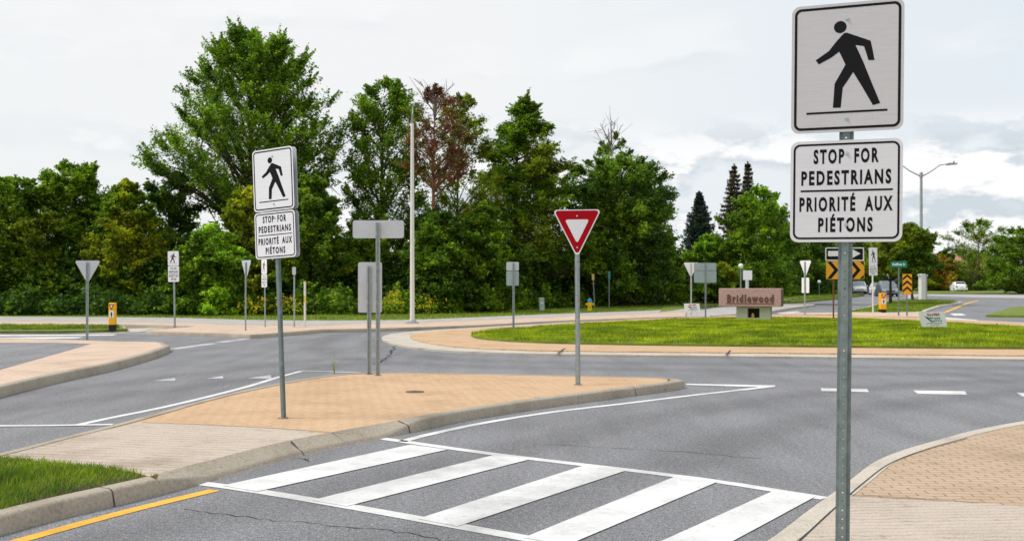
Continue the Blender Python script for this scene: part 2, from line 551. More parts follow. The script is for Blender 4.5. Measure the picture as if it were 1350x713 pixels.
def raw_mesh(name, verts, per, mat, parent=None):
    """verts (N*per,3): every run of `per` vertices is one face"""
    N = len(verts) // per
    me = bpy.data.meshes.new(name)
    me.vertices.add(N * per); me.vertices.foreach_set('co', np.ascontiguousarray(verts, np.float32).ravel())
    me.loops.add(N * per); me.loops.foreach_set('vertex_index', np.arange(N * per, dtype=np.int32))
    me.polygons.add(N)
    me.polygons.foreach_set('loop_start', np.arange(0, N * per, per, dtype=np.int32))
    me.polygons.foreach_set('loop_total', np.full(N, per, np.int32))
    me.update(); me.validate()
    for m in (mat if isinstance(mat, (list, tuple)) else [mat]): me.materials.append(m)
    return link(bpy.data.objects.new(name, me), parent)


def grass(name, poly, n, h, w, mat, dz, ztop=None, edge_bias=0.0, clump=0.35, lean=.5):
    xs = np.array([p[0] for p in poly]); ys = np.array([p[1] for p in poly])
    X = RNG.uniform(xs.min(), xs.max(), n * 4); Y = RNG.uniform(ys.min(), ys.max(), n * 4)
    k = in_poly(X, Y, poly); X = X[k][:n]; Y = Y[k][:n]; N = len(X)
    pat = .5 + .5 * np.sin(X * 2.3 + 1.7 * np.sin(Y * 1.9)) * np.sin(Y * 2.1 + 1.3 * np.sin(X * 1.4))
    H = h * RNG.uniform(.45, 1.15, N) * (1 - clump + 2 * clump * pat)
    Z = np.array([zt(y) for y in Y]) + dz if ztop is None else ztop(X, Y)
    a = RNG.uniform(0, 2 * np.pi, N); ln = RNG.uniform(0, lean, N) * H; b = RNG.uniform(0, 2 * np.pi, N)
    base = np.stack([X, Y, Z - .01], 1)
    side = np.stack([np.cos(a), np.sin(a), np.zeros(N)], 1) * (w * RNG.uniform(.6, 1.3, N))[:, None] / 2
    tip = base + np.stack([np.cos(b) * ln, np.sin(b) * ln, H], 1)
    v = np.stack([base - side, base + side, tip], 1).reshape(-1, 3)
    return tag(raw_mesh(name, v, 3, mat), None, None, None, 'stuff')


# base of everything
GR = []
gx = [-900, -300, -120, -60, 0, 60, 120, 300, 900]; gy = [-60, 0, 62, 140, 300, 700, 2200]
mb = MB()
mb.add([(x, y, zt(y) - .012) for y in gy for x in gx], [(j*9 + i, j*9 + i + 1, (j+1)*9 + i + 1, (j+1)*9 + i) for j in range(6) for i in range(8)])
struct(mb.build('ground', M['grass_base']))
sheet('road', [(-70, -14), (70, -14), (75, 62), (96, 130), (110, 190), (60, 190), (36, 140), (8, 75), (-20, 58), (-70, 50)], 0.0, M['asphalt'])

# ---- splitter island in front of the camera
isl_near = [(-190, 757), (-60, 722), (75, 685), (150, 667), (215, 651), (250, 642), (300, 628), (400, 600), (470, 585), (520, 575), (600, 557), (700, 540.5), (760, 532), (850, 520), (888, 514.5)]
isl_tip = [(903, 511.5)]
near_pts = ats(isl_near + isl_tip)
back_pts = ats([(894, 499.2), (870, 497.6), (760, 495), (620, 492), (560, 491), (500, 490.8), (450, 493), (400, 499), (350, 508), (300, 518.5), (250, 531), (200, 545), (150, 558.5), (75, 577), (0, 596), (-190, 640)], .12)
OUT1 = spline(near_pts, n=5) + spline(back_pts, n=4)
drop_a, drop_b = at(245, 642), at(540, 572)


def low1(p):
    def win(c, r, s): return max(0.0, min(1.0, (r - (p - Vector((c[0], c[1]))).length) / s))
    q = (Vector((drop_a.x, drop_a.y)) + Vector((drop_b.x, drop_b.y))) / 2
    return win(q, 1.95, .6)


tipw = at(903, 511.5)
IN1 = inset(OUT1, lambda p: .15 + .04 * low1(p) + .10 * max(0, 1 - (p - Vector((tipw.x, tipw.y))).length / .6))
slab('splitter_island_paving', [p for p in IN1 if min((p - q).length for q in OUT1) > .11], .117, M['paver'])
kerb('splitter_island_kerb', OUT1, M['kerb'], low=low1)
NN = (len(near_pts) - 1) * 5 + 1
nearI, backI = IN1[:NN], IN1[NN:]
gc_, pc_, bc_ = at(214, 640, .12), at(468, 573, .12), at(183, 551, .12)


def before_line(p):
    x = MID + FOC * p.x / p.y; y = HOR + FOC * (EYE - .12) / p.y
    return y > np.interp(x, [186, 265, 400, 470, 600], [556, 559, 566.5, 573, 588]) + .4


front_edge = [p for p in nearI if -40 < p.x < 0 and before_line(p) and p.x < pc_.x + .3]
lastx = MID + FOC * front_edge[-1].x / front_edge[-1].y
bl = [q for q in ((462, 572.3), (440, 570.2), (400, 566.5), (330, 562), (265, 559), (186, 556)) if q[0] < lastx - 2]
conc = [(p.x, p.y) for p in front_edge] + [(p.x, p.y) for p in ats(bl, .121)] + [(p.x, p.y) for p in backI if p.x < bc_.x]
sheet('splitter_island_crossing', conc, .121, M['concrete'])
lawn_near = [(p.x, p.y) for p in nearI if MID + FOC * p.x / p.y < 212 and p.y < 9] + [(p.x, p.y) for p in ats([(206, 631.5), (180, 624), (130, 616), (75, 611), (0, 603), (-160, 600)], .12)]
sheet('splitter_island_soil', lawn_near, .126, M['soil'])
grass('island_corner_grass', lawn_near, 18000, .060, .010, M['grass_lush'], .125, clump=.6, lean=1.1)

# ---- left island
out2 = ats([(-260, 560), (-60, 540), (0, 524), (75, 505), (143, 490), (193, 476), (215, 468)]) + ats([(224.5, 462.5)]) + ats([(221, 455.5), (209, 452), (154, 451), (75, 448.3), (-60, 446), (-260, 444)], .12)
OUT2 = spline(out2, closed=True, n=4)
slab('left_island_paving', inset(OUT2, .06), .148, M['paver_pink'])
kerb('left_island_kerb', OUT2, M['kerb'], low=None, height=.155)
sheet('left_island_asphalt_gap', ats([(-200, 455), (0, 451.5), (75, 451.6), (120, 453), (75, 466), (0, 487), (-200, 520)], .15), .152, M['old_asphalt'])

# ---- pavement and verge on the far side
Mid = [(-260, 423), (75, 423.5), (250, 425), (310, 427.5), (410, 428.5), (480, 426.5), (540, 425), (640, 421.2), (720, 417.8), (860, 412.8), (905, 411)]
Far = [(-260, 416.5), (75, 417.5), (250, 419), (310, 421), (410, 422.3), (480, 422), (540, 421.3), (640, 417.5), (720, 414.2), (860, 409), (905, 406)]
Near = [(905, 417.2), (870, 418), (800, 420.5), (720, 423.5), (640, 428), (540, 431.5), (470, 433.3), (425, 434.2), (400, 436.3), (373, 438.3), (330, 441), (300, 439.5), (232, 437.8), (195, 436.2), (196, 434.2), (238, 431.4), (250, 429.8), (165, 427.7), (75, 427.7), (-260, 427.7)]
mid_w, far_w, near_w = ats(Mid, .12), ats(Far, .12), ats(Near, .12)
pink = spline(mid_w, n=3) + spline(near_w, n=3)
slab('far_pavement', inset(pink, .05), .117, M['paver_pink'])
kerb('far_pavement_kerb', spline(near_w, n=3), M['kerb'], closed=False, side=-1)
sheet('far_path', spline(far_w, n=3) + spline(mid_w, n=3)[::-1], .119, M['path'])
verge = [(p.x, p.y) for p in far_w] + [(p.x, p.y) for p in ats([(905, 404), (940, 402.5), (1010, 397)], .1)] + [(40, 118), (60, 420), (-260, 420), (-260, far_w[0].y)]
slab('far_verge', verge, .1, M['grass_base'])
verge_front = [(p.x, p.y) for p in far_w[2:]] + [(17, 84), (12, 76), (0, 62), (-20, 56), (-30, 55)]
grass('far_verge_grass', verge_front, 26000, .10, .035, M['grass_far'], .1)
# left grass patch in the crossing island
lp = ats([(-160, 428.5), (75, 428.3), (165, 428.6), (168, 433), (110, 434.8), (75, 435.6), (-160, 436)], .12)
slab('left_verge', lp, .117, M['grass_base'])
kerb('left_verge_kerb', lp, M['kerb'], width=.14)
grass('left_verge_grass', inset(lp, .25), 9000, .11, .03, M['grass_far'], .12)
sheet('left_crossing_ramp', ats([(75, 436.6), (110, 435.6), (172, 433.2), (195, 432.4), (233, 431.5), (200, 434.6), (190, 437), (150, 440), (75, 440)], .0), .006, M['kerb_pale'])

# ---- central island
oc = [(503, 446), (520, 453.5), (560, 459.8), (620, 463.8), (700, 466.3), (800, 468), (900, 469), (1050, 470.5), (1275, 473), (1400, 474), (1560, 470), (1660, 458), (1640, 446), (1560, 437), (1400, 428), (1275, 421.8), (1150, 416.5), (1050, 415), (940, 416.2), (860, 418.6), (760, 424), (700, 427.5), (620, 432.3), (557, 436), (515, 440.5)]
OUTC = spline(ats(oc, .04), closed=True, n=4)
slab('central_island_concrete_ring', OUTC, .05, M['kerb_pale'])
PAV = inset(OUTC, .85)
slab('central_island_apron', PAV, .075, M['paver'])
gc = [(622, 440.5), (640, 444.5), (700, 448.3), (800, 450.8), (900, 452.2), (1000, 453.2), (1150, 454.6), (1275, 455.8), (1400, 456), (1500, 452), (1540, 446), (1500, 440), (1400, 433), (1275, 426.5), (1150, 420.8), (1050, 418.8), (940, 419.6), (860, 421.8), (760, 427.3), (700, 431.3), (640, 435.4), (624, 438)]
GRS = spline(ats(gc, .15), closed=True, n=4)
gcx = sum(p.x for p in GRS) / len(GRS); gcy = sum(p.y for p in GRS) / len(GRS)
rings = [1.0, .985, .9, .75, .55, .3, .08]
mb = MB(); n = len(GRS); vv = [(p.x, p.y, 0.02) for p in GRS]
for s in rings:
    vv += [(gcx + (p.x - gcx) * s, gcy + (p.y - gcy) * s, .13 + .1 * (1 - s * s)) for p in GRS]
mb.add(vv, [(r*n + i, r*n + (i+1) % n, (r+1)*n + (i+1) % n, (r+1)*n + i) for r in range(len(rings)) for i in range(n)] + [tuple(range(len(rings)*n, (len(rings)+1)*n))])
struct(mb.build('central_island_lawn', M['grass_base'], smooth=True))


def island_z(X, Y):
    ang = np.arctan2(Y - gcy, X - gcx); pa = np.array([math.atan2(p.y - gcy, p.x - gcx) for p in GRS])
    pr = np.array([math.hypot(p.x - gcx, p.y - gcy) for p in GRS]); o = np.argsort(pa)
    rr = np.interp(ang, pa[o], pr[o], period=2 * np.pi)
    s = np.clip(np.hypot(X - gcx, Y - gcy) / rr, 0, 1)
    return .13 + .1 * (1 - s * s)


def ilz(x, y): return float(island_z(np.array([x]), np.array([y]))[0])


def on_island(px, py):
    p = at(px, py, .2); p = at(px, py, ilz(p.x, p.y)); return p


grass('central_island_grass', GRS, 140000, .095, .028, M['grass'], 0, ztop=island_z, clump=.4)

# ---- right-hand pavement corner
rw = ats([(850, 830), (930, 770), (1017, 713), (1060, 680), (1096, 654), (1116, 639), (1153, 612), (1195, 595.5), (1237, 583.5), (1275, 573), (1330, 562), (1420, 549), (1560, 538), (1800, 530)])
OUTR = spline(rw, n=4) + [Vector((13, 9)), Vector((13, -5)), Vector((-.6, -5))]
RWH = .05
slab('near_pavement_paving', inset(OUTR, .05), RWH - .003, M['paver_near'])
kerb('near_pavement_kerb', spline(rw, n=4), M['kerb_pale'], closed=False, width=.2, height=RWH, side=-1)
rin = ats([(1053.5, 713), (1086, 682), (1117, 654)], RWH)
sheet('near_pavement_crossing', [(1.0, 4.7), (rin[0].x, rin[0].y), (rin[1].x, rin[1].y), (rin[2].x, rin[2].y)] + [(p.x, p.y) for p in ats([(1275, 662), (1500, 678)], RWH)] + [(7.5, 1), (1.9, 1)], RWH + .001, M['concrete_near'])

# ---- right-hand exit road and its verges
rg = ats([(1118, 411.5), (1140, 405), (1162, 399), (1176, 396.4), (1206, 395), (1262, 396.4), (1240, 403), (1222, 409), (1212, 411.2)], .12)
RG = spline(rg, closed=True, n=3)
slab('right_splitter_verge', inset(RG, .05), .117, M['grass_base'])
kerb('right_splitter_kerb', RG, M['kerb_pale'], width=.25)
grass('right_splitter_grass', inset(RG, .3), 16000, .10, .035, M['grass_far'], .12)
nose = ats([(1030, 412.5), (1118, 411.8), (1160, 411.8), (1212, 411.6), (1219, 414), (1213, 417.5), (1150, 416.5), (1115, 414.5), (1030, 414.5)], .1)
slab('right_splitter_nose', nose, .105, M['paver_pink'])
# footway and verge on the far bank of the exit road
bank = [(p.x, p.y) for p in ats([(870, 411.5), (905, 406.5), (940, 403), (975, 400.5), (1000, 399), (1034, 398.8), (1056, 397.6), (1085, 395), (1120, 391.5), (1140, 389)], .1)] + [(62, 260), (30, 260), (14, 92)]
slab('right_bank', bank, .14, M['grass_base'])
grass('right_bank_grass', [(p[0], p[1]) for p in bank[2:10]] + [(34, 128), (20, 90)], 15000, .12, .04, M['grass_far'], .14)
sheet('bank_path', ats([(960, 399), (1034, 393.2), (1062, 391.2), (1074, 390.6), (1062, 392.4), (1036, 395.2), (975, 399.6)], .14), .146, M['kerb_pale'])
walk = ats([(905, 411.5), (940, 406), (975, 401.5), (1034, 399.6), (1056, 399), (1074, 401), (1074, 402.2), (1040, 406.5), (1017, 410.5), (940, 417), (905, 417)], .1)
slab('right_footway', walk, .1, M['path'])
kerb('right_footway_kerb', [walk[i] for i in (6, 7, 8, 9)], M['kerb'], closed=False, side=-1)
sheet('cross_street', ats([(1196, 394.6), (1215, 389.6), (1275, 391.8), (1500, 396), (1500, 389.5), (1275, 388.6), (1196, 387.8)]), .012, M['path'])
rfar = [(p.x, p.y) for p in ats([(1180, 386.6), (1240, 387.2), (1500, 388.2)])] + [(160, 330), (60, 330)]
slab('street_bank', rfar, .1, M['grass_base'])
rb = [(p.x, p.y) for p in ats([(1300, 418), (1330, 408), (1400, 401), (1700, 398)])] + [(70, 50), (40, 40)]
slab('right_far_verge', rb, .12, M['grass_base'])

# ------------------------------------------------------------------ road markings
ML = .004


def mark(name, px, mat='white_line', dz=ML):
    return sheet(name, ats(px), dz, M[mat])


def xline(name, pts, width, mat='white_line', dz=ML, n=6, smooth=True):
    w = ats(pts)
    return ribbon(name, spline(w, n=n) if smooth else w, width, dz, M[mat])


xline('crossing_line', [(497, 577), (654, 599), (920, 631), (1087, 657)], .125, n=3)
xline('crossing_line', [(244, 634.5), (310, 643), (440, 664), (690, 709), (830, 733.5), (960, 757)], .135, n=3)
for q in ([(293, 640.5), (339, 648.5), (590, 593), (541, 586.5)],
          [(411, 660), (457, 668), (696, 606.5), (651, 600.3)],
          [(551, 684.5), (603, 694.5), (823, 621.4), (768, 614.5)],
          [(690, 709.5), (748, 719), (945, 636), (889, 629)],
          [(828, 733.5), (905, 747), (1076, 654.5), (1022, 646.5)]):
    mark('crossing_stripe', q, dz=ML + .003)
xline('edge_line', [(530, 582), (560, 574), (631, 558.8), (727, 543.3), (823, 532), (920, 520.2), (1000, 511.5)], .11, n=4)
mark('edge_line', [(905, 506), (1022, 508.2), (1022, 510.2), (985, 514.5), (960, 515.2), (1000, 510.6), (905, 507.6)], dz=ML + .003)
xline('edge_line', [(100, 560.5), (150, 550), (205, 539), (270, 524), (330, 508.5), (366, 497.5), (398, 489)], .11, n=4)
xline('edge_line', [(399, 489), (440, 490.3), (475, 491.6)], .09, dz=ML + .003)
xline('edge_line', [(-60, 562), (75, 561), (149, 559.8)], .12, dz=ML + .003)
xline('yellow_edge_line', [(-170, 766), (-60, 737), (75, 699), (180, 671), (283, 646)], .115, 'yellow_line')
for q in ([(1082, 511.6), (1143, 512.6), (1146, 516.8), (1083, 515.4)], [(1204, 514.6), (1272, 515.6), (1275, 520.2), (1210, 519)],
          [(1340, 517.5), (1412, 519), (1424, 524), (1348, 522.5)], [(1480, 521), (1560, 523), (1580, 529), (1495, 527)]):
    mark('yield_dash', q)
for q in ([(326, 498.6), (357, 494), (358, 499.2)], [(200, 502.2), (231, 498), (231, 501.6)], [(272, 499), (294, 495.6), (294, 498.6)]):
    mark('yield_triangle', q, 'worn_line')
for a in ([(228, 460), (256, 456.2)], [(256, 456), (283, 452.6)], [(289, 451.4), (306, 449.2)], [(310, 448.6), (327, 446.6)]):
    xline('dotted_line', a, .28, 'worn_line')
xline('far_edge_line', [(75, 439.6), (160, 439.4), (232, 440.6), (300, 443), (330, 444.6), (373, 441.4), (420, 438)], .14)
for q in ([(-100, 441.6), (75, 441), (155, 440.8), (148, 442.2), (75, 442.6), (-100, 443.6)], [(-100, 446), (75, 444.2), (112, 444.4), (100, 446), (75, 446.4), (-100, 449)]):
    mark('far_crossing_stripe', q)
xline('yellow_edge_line', [(1230, 415), (1246, 411.5), (1262, 405), (1276, 399.5), (1290, 396)], .22, 'yellow_line')
mark('far_crossing_stripe', [(1252, 413.4), (1268, 413.2), (1274, 415.6), (1258, 416)])
mark('far_crossing_stripe', [(1225, 419), (1240, 420.4), (1290, 424), (1288, 421.6), (1245, 418.4)])
for q in ([(1016, 415.5), (1045, 413.4), (1052, 414.4), (1020, 416.6)], [(1024, 412.4), (1050, 410.4), (1056, 411.2), (1030, 413.4)]):
    mark('far_crossing_stripe', q)



def kerb_gap(px, py, dirpx):
    """open joint between two kerb stones, following the kerb's profile"""
    a = at(px, py); d = (at(*dirpx) - a); d.z = 0; d.normalize()
    k = low1(Vector((a.x, a.y))); h0 = .125 * (1 - .62 * k) + .0025
    pr = [(-.016, 0), (.010, h0 - .026), (.024, h0 - .007), (.05, h0), (.15, .1295), (.16, .06)]
    mb = MB(); n = len(pr)
    mb.add([(x, y, z) for x in (-.0035, .0035) for y, z in pr], [tuple(range(n)), tuple(range(2*n - 1, n - 1, -1))] + [(q, q + n, (q+1) % n + n, (q+1) % n) for q in range(n)])
    o = mb.build('kerb_joint', M['joint']); o.location = (a.x, a.y, 0); o.rotation_euler = (0, 0, math.atan2(d.y, d.x))
    struct(o)


kerb_gap(400, 600, (470, 585)); kerb_gap(150, 667, (215, 651)); kerb_gap(540, 570.6, (600, 557)); kerb_gap(716, 537.6, (760, 532)); kerb_gap(838, 521.6, (888, 514.5))
# cracks and stains in the surface
random.seed(3)


def crack(pts, w, jit=.03):
    W = spline(ats(pts), n=9)
    W = [Vector((p.x + random.uniform(-jit, jit), p.y + random.uniform(-jit, jit))) for p in W]
    return ribbon('asphalt_crack', W, w, ML - .001, M['crack'], .6)


crack([(245, 671), (330, 682), (430, 692), (520, 701), (640, 722)], .008)
crack([(522, 456), (512, 470), (505, 476), (496, 480)], .05, .08)
crack([(700, 585), (800, 590), (905, 596), (1000, 604)], .008)
crack([(815, 500.5), (850, 504), (905, 503.5)], .02, .05)
crack([(380, 604), (402, 605), (406, 608)], .01)
ribbon('pavement_joint', ats([(735, 466.8), (745, 460.5)], .05), .05, .079, M['crack'])
ribbon('pavement_joint', ats([(957, 469.5), (963, 463)], .05), .04, .079, M['crack'])
ribbon('pavement_joint', spline(ats([(1054, 713), (1087, 682), (1118, 654), (1139, 636), (1173, 611), (1214, 594.5), (1275, 577.5)], RWH), n=4), .012, RWH + .004, M['crack'])
ribbon('pavement_joint', ats([(1118, 652), (1200, 656.5), (1290, 663)], RWH), .012, RWH + .005, M['crack'])
ribbon('pavement_joint', spline(ats([(186, 557), (265, 559.6), (400, 567), (462, 572.6)], .12), n=4), .012, .124, M['crack'])
# rubber worn into the wheel paths, over paint and asphalt alike
mt, nt_, out_ = new_mat('rubber film of the wheel paths')
att = nt_.nodes.new('ShaderNodeAttribute'); att.attribute_name = 'wear'
tr = nt_.nodes.new('ShaderNodeBsdfTransparent'); df = nt_.nodes.new('ShaderNodeBsdfDiffuse'); df.inputs['Color'].default_value = (.05, .05, .052, 1)
mu = nt_.nodes.new('ShaderNodeMath'); mu.operation = 'MULTIPLY'
nt_.links.new(att.outputs['Fac'], mu.inputs[0]); nt_.links.new(ramp(nt_, noise(nt_, objvec(nt_), 3.2, 6, .75), [(.3, (.25,) * 3), (.7, (1,) * 3)]), mu.inputs[1])
ms = nt_.nodes.new('ShaderNodeMixShader'); nt_.links.new(mu.outputs[0], ms.inputs[0]); nt_.links.new(tr.outputs[0], ms.inputs[1]); nt_.links.new(df.outputs[0], ms.inputs[2])
nt_.links.new(ms.outputs[0], out_.inputs['Surface'])


def wheel_path(center, gauge=.78, w=.5, a=.17, ends=True):
    P = spline(center, n=8); n = len(P)
    for sg in (-1, 1):
        v, wt = [], []
        for i in range(n):
            d = (P[min(i+1, n-1)] - P[max(i-1, 0)]).normalized(); nn = Vector((-d.y, d.x)); q = P[i] + nn * gauge * sg
            e = min(1, i / 5, (n - 1 - i) / 5)
            for u, k in ((-1, 0), (-.5, .7), (0, 1), (.5, .7), (1, 0)):
                p = q + nn * w * u; v.append((p.x, p.y, zt(p.y) + .0105)); wt.append(k * a * e)
        f = [(5*i + k, 5*i + k + 1, 5*i + k + 6, 5*i + k + 5) for i in range(n - 1) for k in range(4)]
        me = bpy.data.meshes.new('wheel_path'); me.from_pydata(v, [], f)
        me.attributes.new('wear', 'FLOAT', 'POINT').data.foreach_set('value', wt)
        me.materials.append(mt); me.update()
        if me.polygons[0].normal.z < 0: me.flip_normals()
        struct(link(bpy.data.objects.new('wheel_path', me)))


wheel_path(ats([(-60, 800), (300, 722), (560, 658), (760, 606), (950, 556), (1180, 520), (1400, 506), (1700, 497)]))
wheel_path(ats([(1700, 492), (1275, 490), (1000, 485), (760, 482), (600, 478), (500, 470), (455, 456), (470, 446), (520, 438), (600, 432)]), .8, .6, .14)
wheel_path(ats([(560, 476), (440, 478), (330, 492), (200, 508), (60, 524), (-160, 548)]), .78, .55, .14)
# drain slot in the far kerb
dk = at(455, 432.6)
mb = MB(); mb.box(-.55, .55, -.06, .06, .01, .10, bev=.01)
o = mb.build('kerb_drain', M['dark_hole']); o.location = (dk.x, dk.y - .02, 0)
tag(o, 'dark slot drain set in the far kerb left of the cream pole', 'drain')
# utility lid in the orange island
lid = at(547, 516.2, .12)
mb = MB(); mb.prism_z([(math.cos(t * math.pi / 12) * .13, math.sin(t * math.pi / 12) * .13) for t in range(24)], 0, .006)
mb.box(-.02, .02, -.05, .05, .006, .012)
o = mb.build('utility_lid', simple('rusty iron', (.16, .10, .06), .9)); o.location = lid
tag(o, 'small rusty round utility lid set in the orange paved island', 'lid')


# ------------------------------------------------------------------ sign kit
def rrect(x0, x1, z0, z1, r, seg=6):
    out = []
    for cx, cz, a0 in ((x1 - r, z0 + r, -90), (x1 - r, z1 - r, 0), (x0 + r, z1 - r, 90), (x0 + r, z0 + r, 180)):
        for k in range(seg + 1):
            a = R(a0 + 90 * k / seg); out.append((cx + r * math.cos(a), cz + r * math.sin(a)))
    return out


def rtri(w, h, r, cx=0, zt_=0, seg=5):
    """downward triangle, top edge at zt_"""
    P = [Vector((cx - w/2, zt_)), Vector((cx, zt_ - h)), Vector((cx + w/2, zt_))]
    out = []
    for i in range(3):
        p, a, b = P[i], P[i-1], P[(i+1) % 3]
        d1 = (a - p).normalized(); d2 = (b - p).normalized()
        ang = d1.angle(d2); t = r / math.tan(ang / 2); bis = (d1 + d2).normalized(); c = p + bis * (r / math.sin(ang / 2))
        s = (p + d1 * t) - c; e = (p + d2 * t) - c
        a0 = math.atan2(s.y, s.x); a1 = math.atan2(e.y, e.x)
        while a1 < a0: a1 += 2 * math.pi
        for k in range(seg + 1):
            q = a0 + (a1 - a0) * k / seg; out.append((c.x + r * math.cos(q), c.y + r * math.sin(q)))
    return out


def u_post(parent, height, z0=-.3, mat='steel', y=0.0, holes=True, scale=1.0, x=0.0):
    """perforated U-channel sign post: real holes in its web"""
    mb = MB(); pitch = .051; scale *= .78; hw = .016 * scale; hr = .0055 * scale; t = .003
    nseg = int((height - z0) / pitch)
    yf, yb = y, y + t
    for k in range(nseg):
        a = z0 + k * pitch; b = a + pitch; c = (a + b) / 2
        if not holes:
            mb.box(x - hw, x + hw, yf, yb, a, b); continue
        rect = [(hw, a), (hw, c), (hw, b), (0, b), (-hw, b), (-hw, c), (-hw, a), (0, a)]
        angs = [-45, 0, 45, 90, 135, 180, 225, 270]
        hole = [(hr * math.cos(R(g)), c + hr * math.sin(R(g))) for g in angs]
        v = []
        for yy in (yf, yb): v += [(x + p[0], yy, p[1]) for p in rect] + [(x + p[0], yy, p[1]) for p in hole]
        f = []
        for i in range(8):
            j = (i + 1) % 8
            f += [(i, j, 8 + j, 8 + i), (16 + j, 16 + i, 24 + i, 24 + j), (8 + i, 8 + j, 24 + j, 24 + i)]
        mb.add(v, f)
    top = z0 + nseg * pitch
    d = .034 * scale; fl = .018 * scale
    for s in (-1, 1):
        L = [(s*hw, yf), (s*(hw + .004), yf), (s*(hw + .010), y + d - t), (s*(hw + .010 + fl), y + d - t), (s*(hw + .010 + fl), y + d), (s*(hw + .007), y + d), (s*hw, yf + t)]
        mb.prism_z([(x + p[0], p[1]) for p in L], z0, top)
    o = mb.build('post', M[mat], parent)
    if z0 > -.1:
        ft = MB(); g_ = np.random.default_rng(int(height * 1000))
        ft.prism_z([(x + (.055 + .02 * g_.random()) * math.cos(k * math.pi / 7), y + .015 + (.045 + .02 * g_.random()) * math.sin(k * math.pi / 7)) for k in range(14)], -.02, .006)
        ft.build('contact_patch', M['contact_patch'], parent)
    return o


def round_post(parent, height, r, mat, z0=-.3, r1=None, seg=10):
    mb = MB(); mb.tube([(0, 0, z0), (0, 0, height)], [r, r1 or r], seg); return mb.build('post', M[mat], parent, True)


def plate(parent, name, outline, y, mat, back='aluminium', t=.003, label=None):
    """sign sheet: front film and bare metal back"""
    mb = MB(); n = len(outline)
    v = [(p[0], y, p[1]) for p in outline] + [(p[0], y + t, p[1]) for p in outline]
    mb.add(v, [tuple(range(n))], 0)
    mb.add(v, [tuple(range(2*n - 1, n - 1, -1))] + [(i, i + n, (i+1) % n + n, (i+1) % n) for i in range(n)], 1)
    o = mb.build(name, [M[mat], M[back]], parent)
    if label: o['label'] = label
    return o


def flat(parent, name, poly, y, mat, t=.0012):
    mb = MB(); mb.prism(poly, y, y + t); return mb.build(name, M[mat], parent)


def frame(parent, name, outer, inner, y, mat, t=.0012):
    mb = MB(); mb.ring(outer, inner, y, y + t); return mb.build(name, M[mat], parent)


_txt = {}


def glyphs(body, bold):
    key = (body, bold)
    if key not in _txt:
        cu = bpy.data.curves.new('lettering', 'FONT'); cu.body = body; cu.offset = bold; cu.resolution_u = 3
        cu.extrude = .01; cu.space_character = 1.34; cu.space_word = 2.2
        ob = bpy.data.objects.new('lettering', cu); COL.objects.link(ob)
        bpy.context.view_layer.update()
        me = bpy.data.meshes.new_from_object(ob.evaluated_get(bpy.context.evaluated_depsgraph_get()))
        bpy.data.objects.remove(ob)
        a = np.zeros(len(me.vertices) * 3); me.vertices.foreach_get('co', a); a = a.reshape(-1, 3)
        _txt[key] = (a, [tuple(p.vertices) for p in me.polygons])
    return _txt[key]


def write(parent, body, cx, zbase, width, cap, y, mat='black', bold=.02, t=.0012, plain=None):
    """lettering fitted to a width and a cap height, its baseline at zbase"""
    a, f = glyphs(body, bold)
    h, _ = glyphs(plain or 'H', bold)
    z0 = h[:, 1].min(); hh = h[:, 1].max() - z0
    x0, x1 = a[:, 0].min(), a[:, 0].max()
    X = cx + (a[:, 0] - (x0 + x1) / 2) * width / (x1 - x0)
    Z = zbase + (a[:, 1] - z0) * cap / hh
    Yv = np.where(a[:, 2] > 0, y, y + t)
    mb = MB(); mb.add(np.stack([X, Yv, Z], 1).tolist(), f)
    return mb.build('lettering', M[mat], parent)


def bolts(parent, pts, y, r=.011):
    for x, z in pts:
        mb = MB()
        ring = [(x + r * math.cos(k * math.pi / 6), z + r * math.sin(k * math.pi / 6)) for k in range(12)]
        ring2 = [(x + .62 * (p[0] - x), z + .62 * (p[1] - z)) for p in ring]
        mb.prism(ring, y - .003, y + .001); mb.prism(ring2, y - .009, y - .003)
        mb.build('bolt', M['bolt'], parent)


# walking figure read off in unit-panel coordinates (u to the right, v up)
def uv(x, y):
    v0 = (y - 45) / 615; xl = 75 - 25 * v0; xr = 605 - 25 * (y / 645); u = (x - xl) / (xr - xl)
    yt = 45 - 45 * u; yb = 660 - 15 * u
    return u, 1 - (y - yt) / (yb - yt)


FIG = [uv(*p) for p in [(312, 180), (322, 171), (335, 170), (390, 190), (443, 210), (451, 255), (458, 304), (430, 305), (421, 270), (411, 236), (372, 230), (404, 308), (440, 410), (478, 515), (444, 525), (400, 440), (357, 362), (332, 400), (306, 437), (299, 490), (293, 535), (256, 535), (262, 478), (268, 418), (295, 372), (322, 325), (307, 290), (294, 262), (257, 290), (195, 323), (181, 303), (246, 258), (280, 215)]]
HEADC = uv(303, 142)


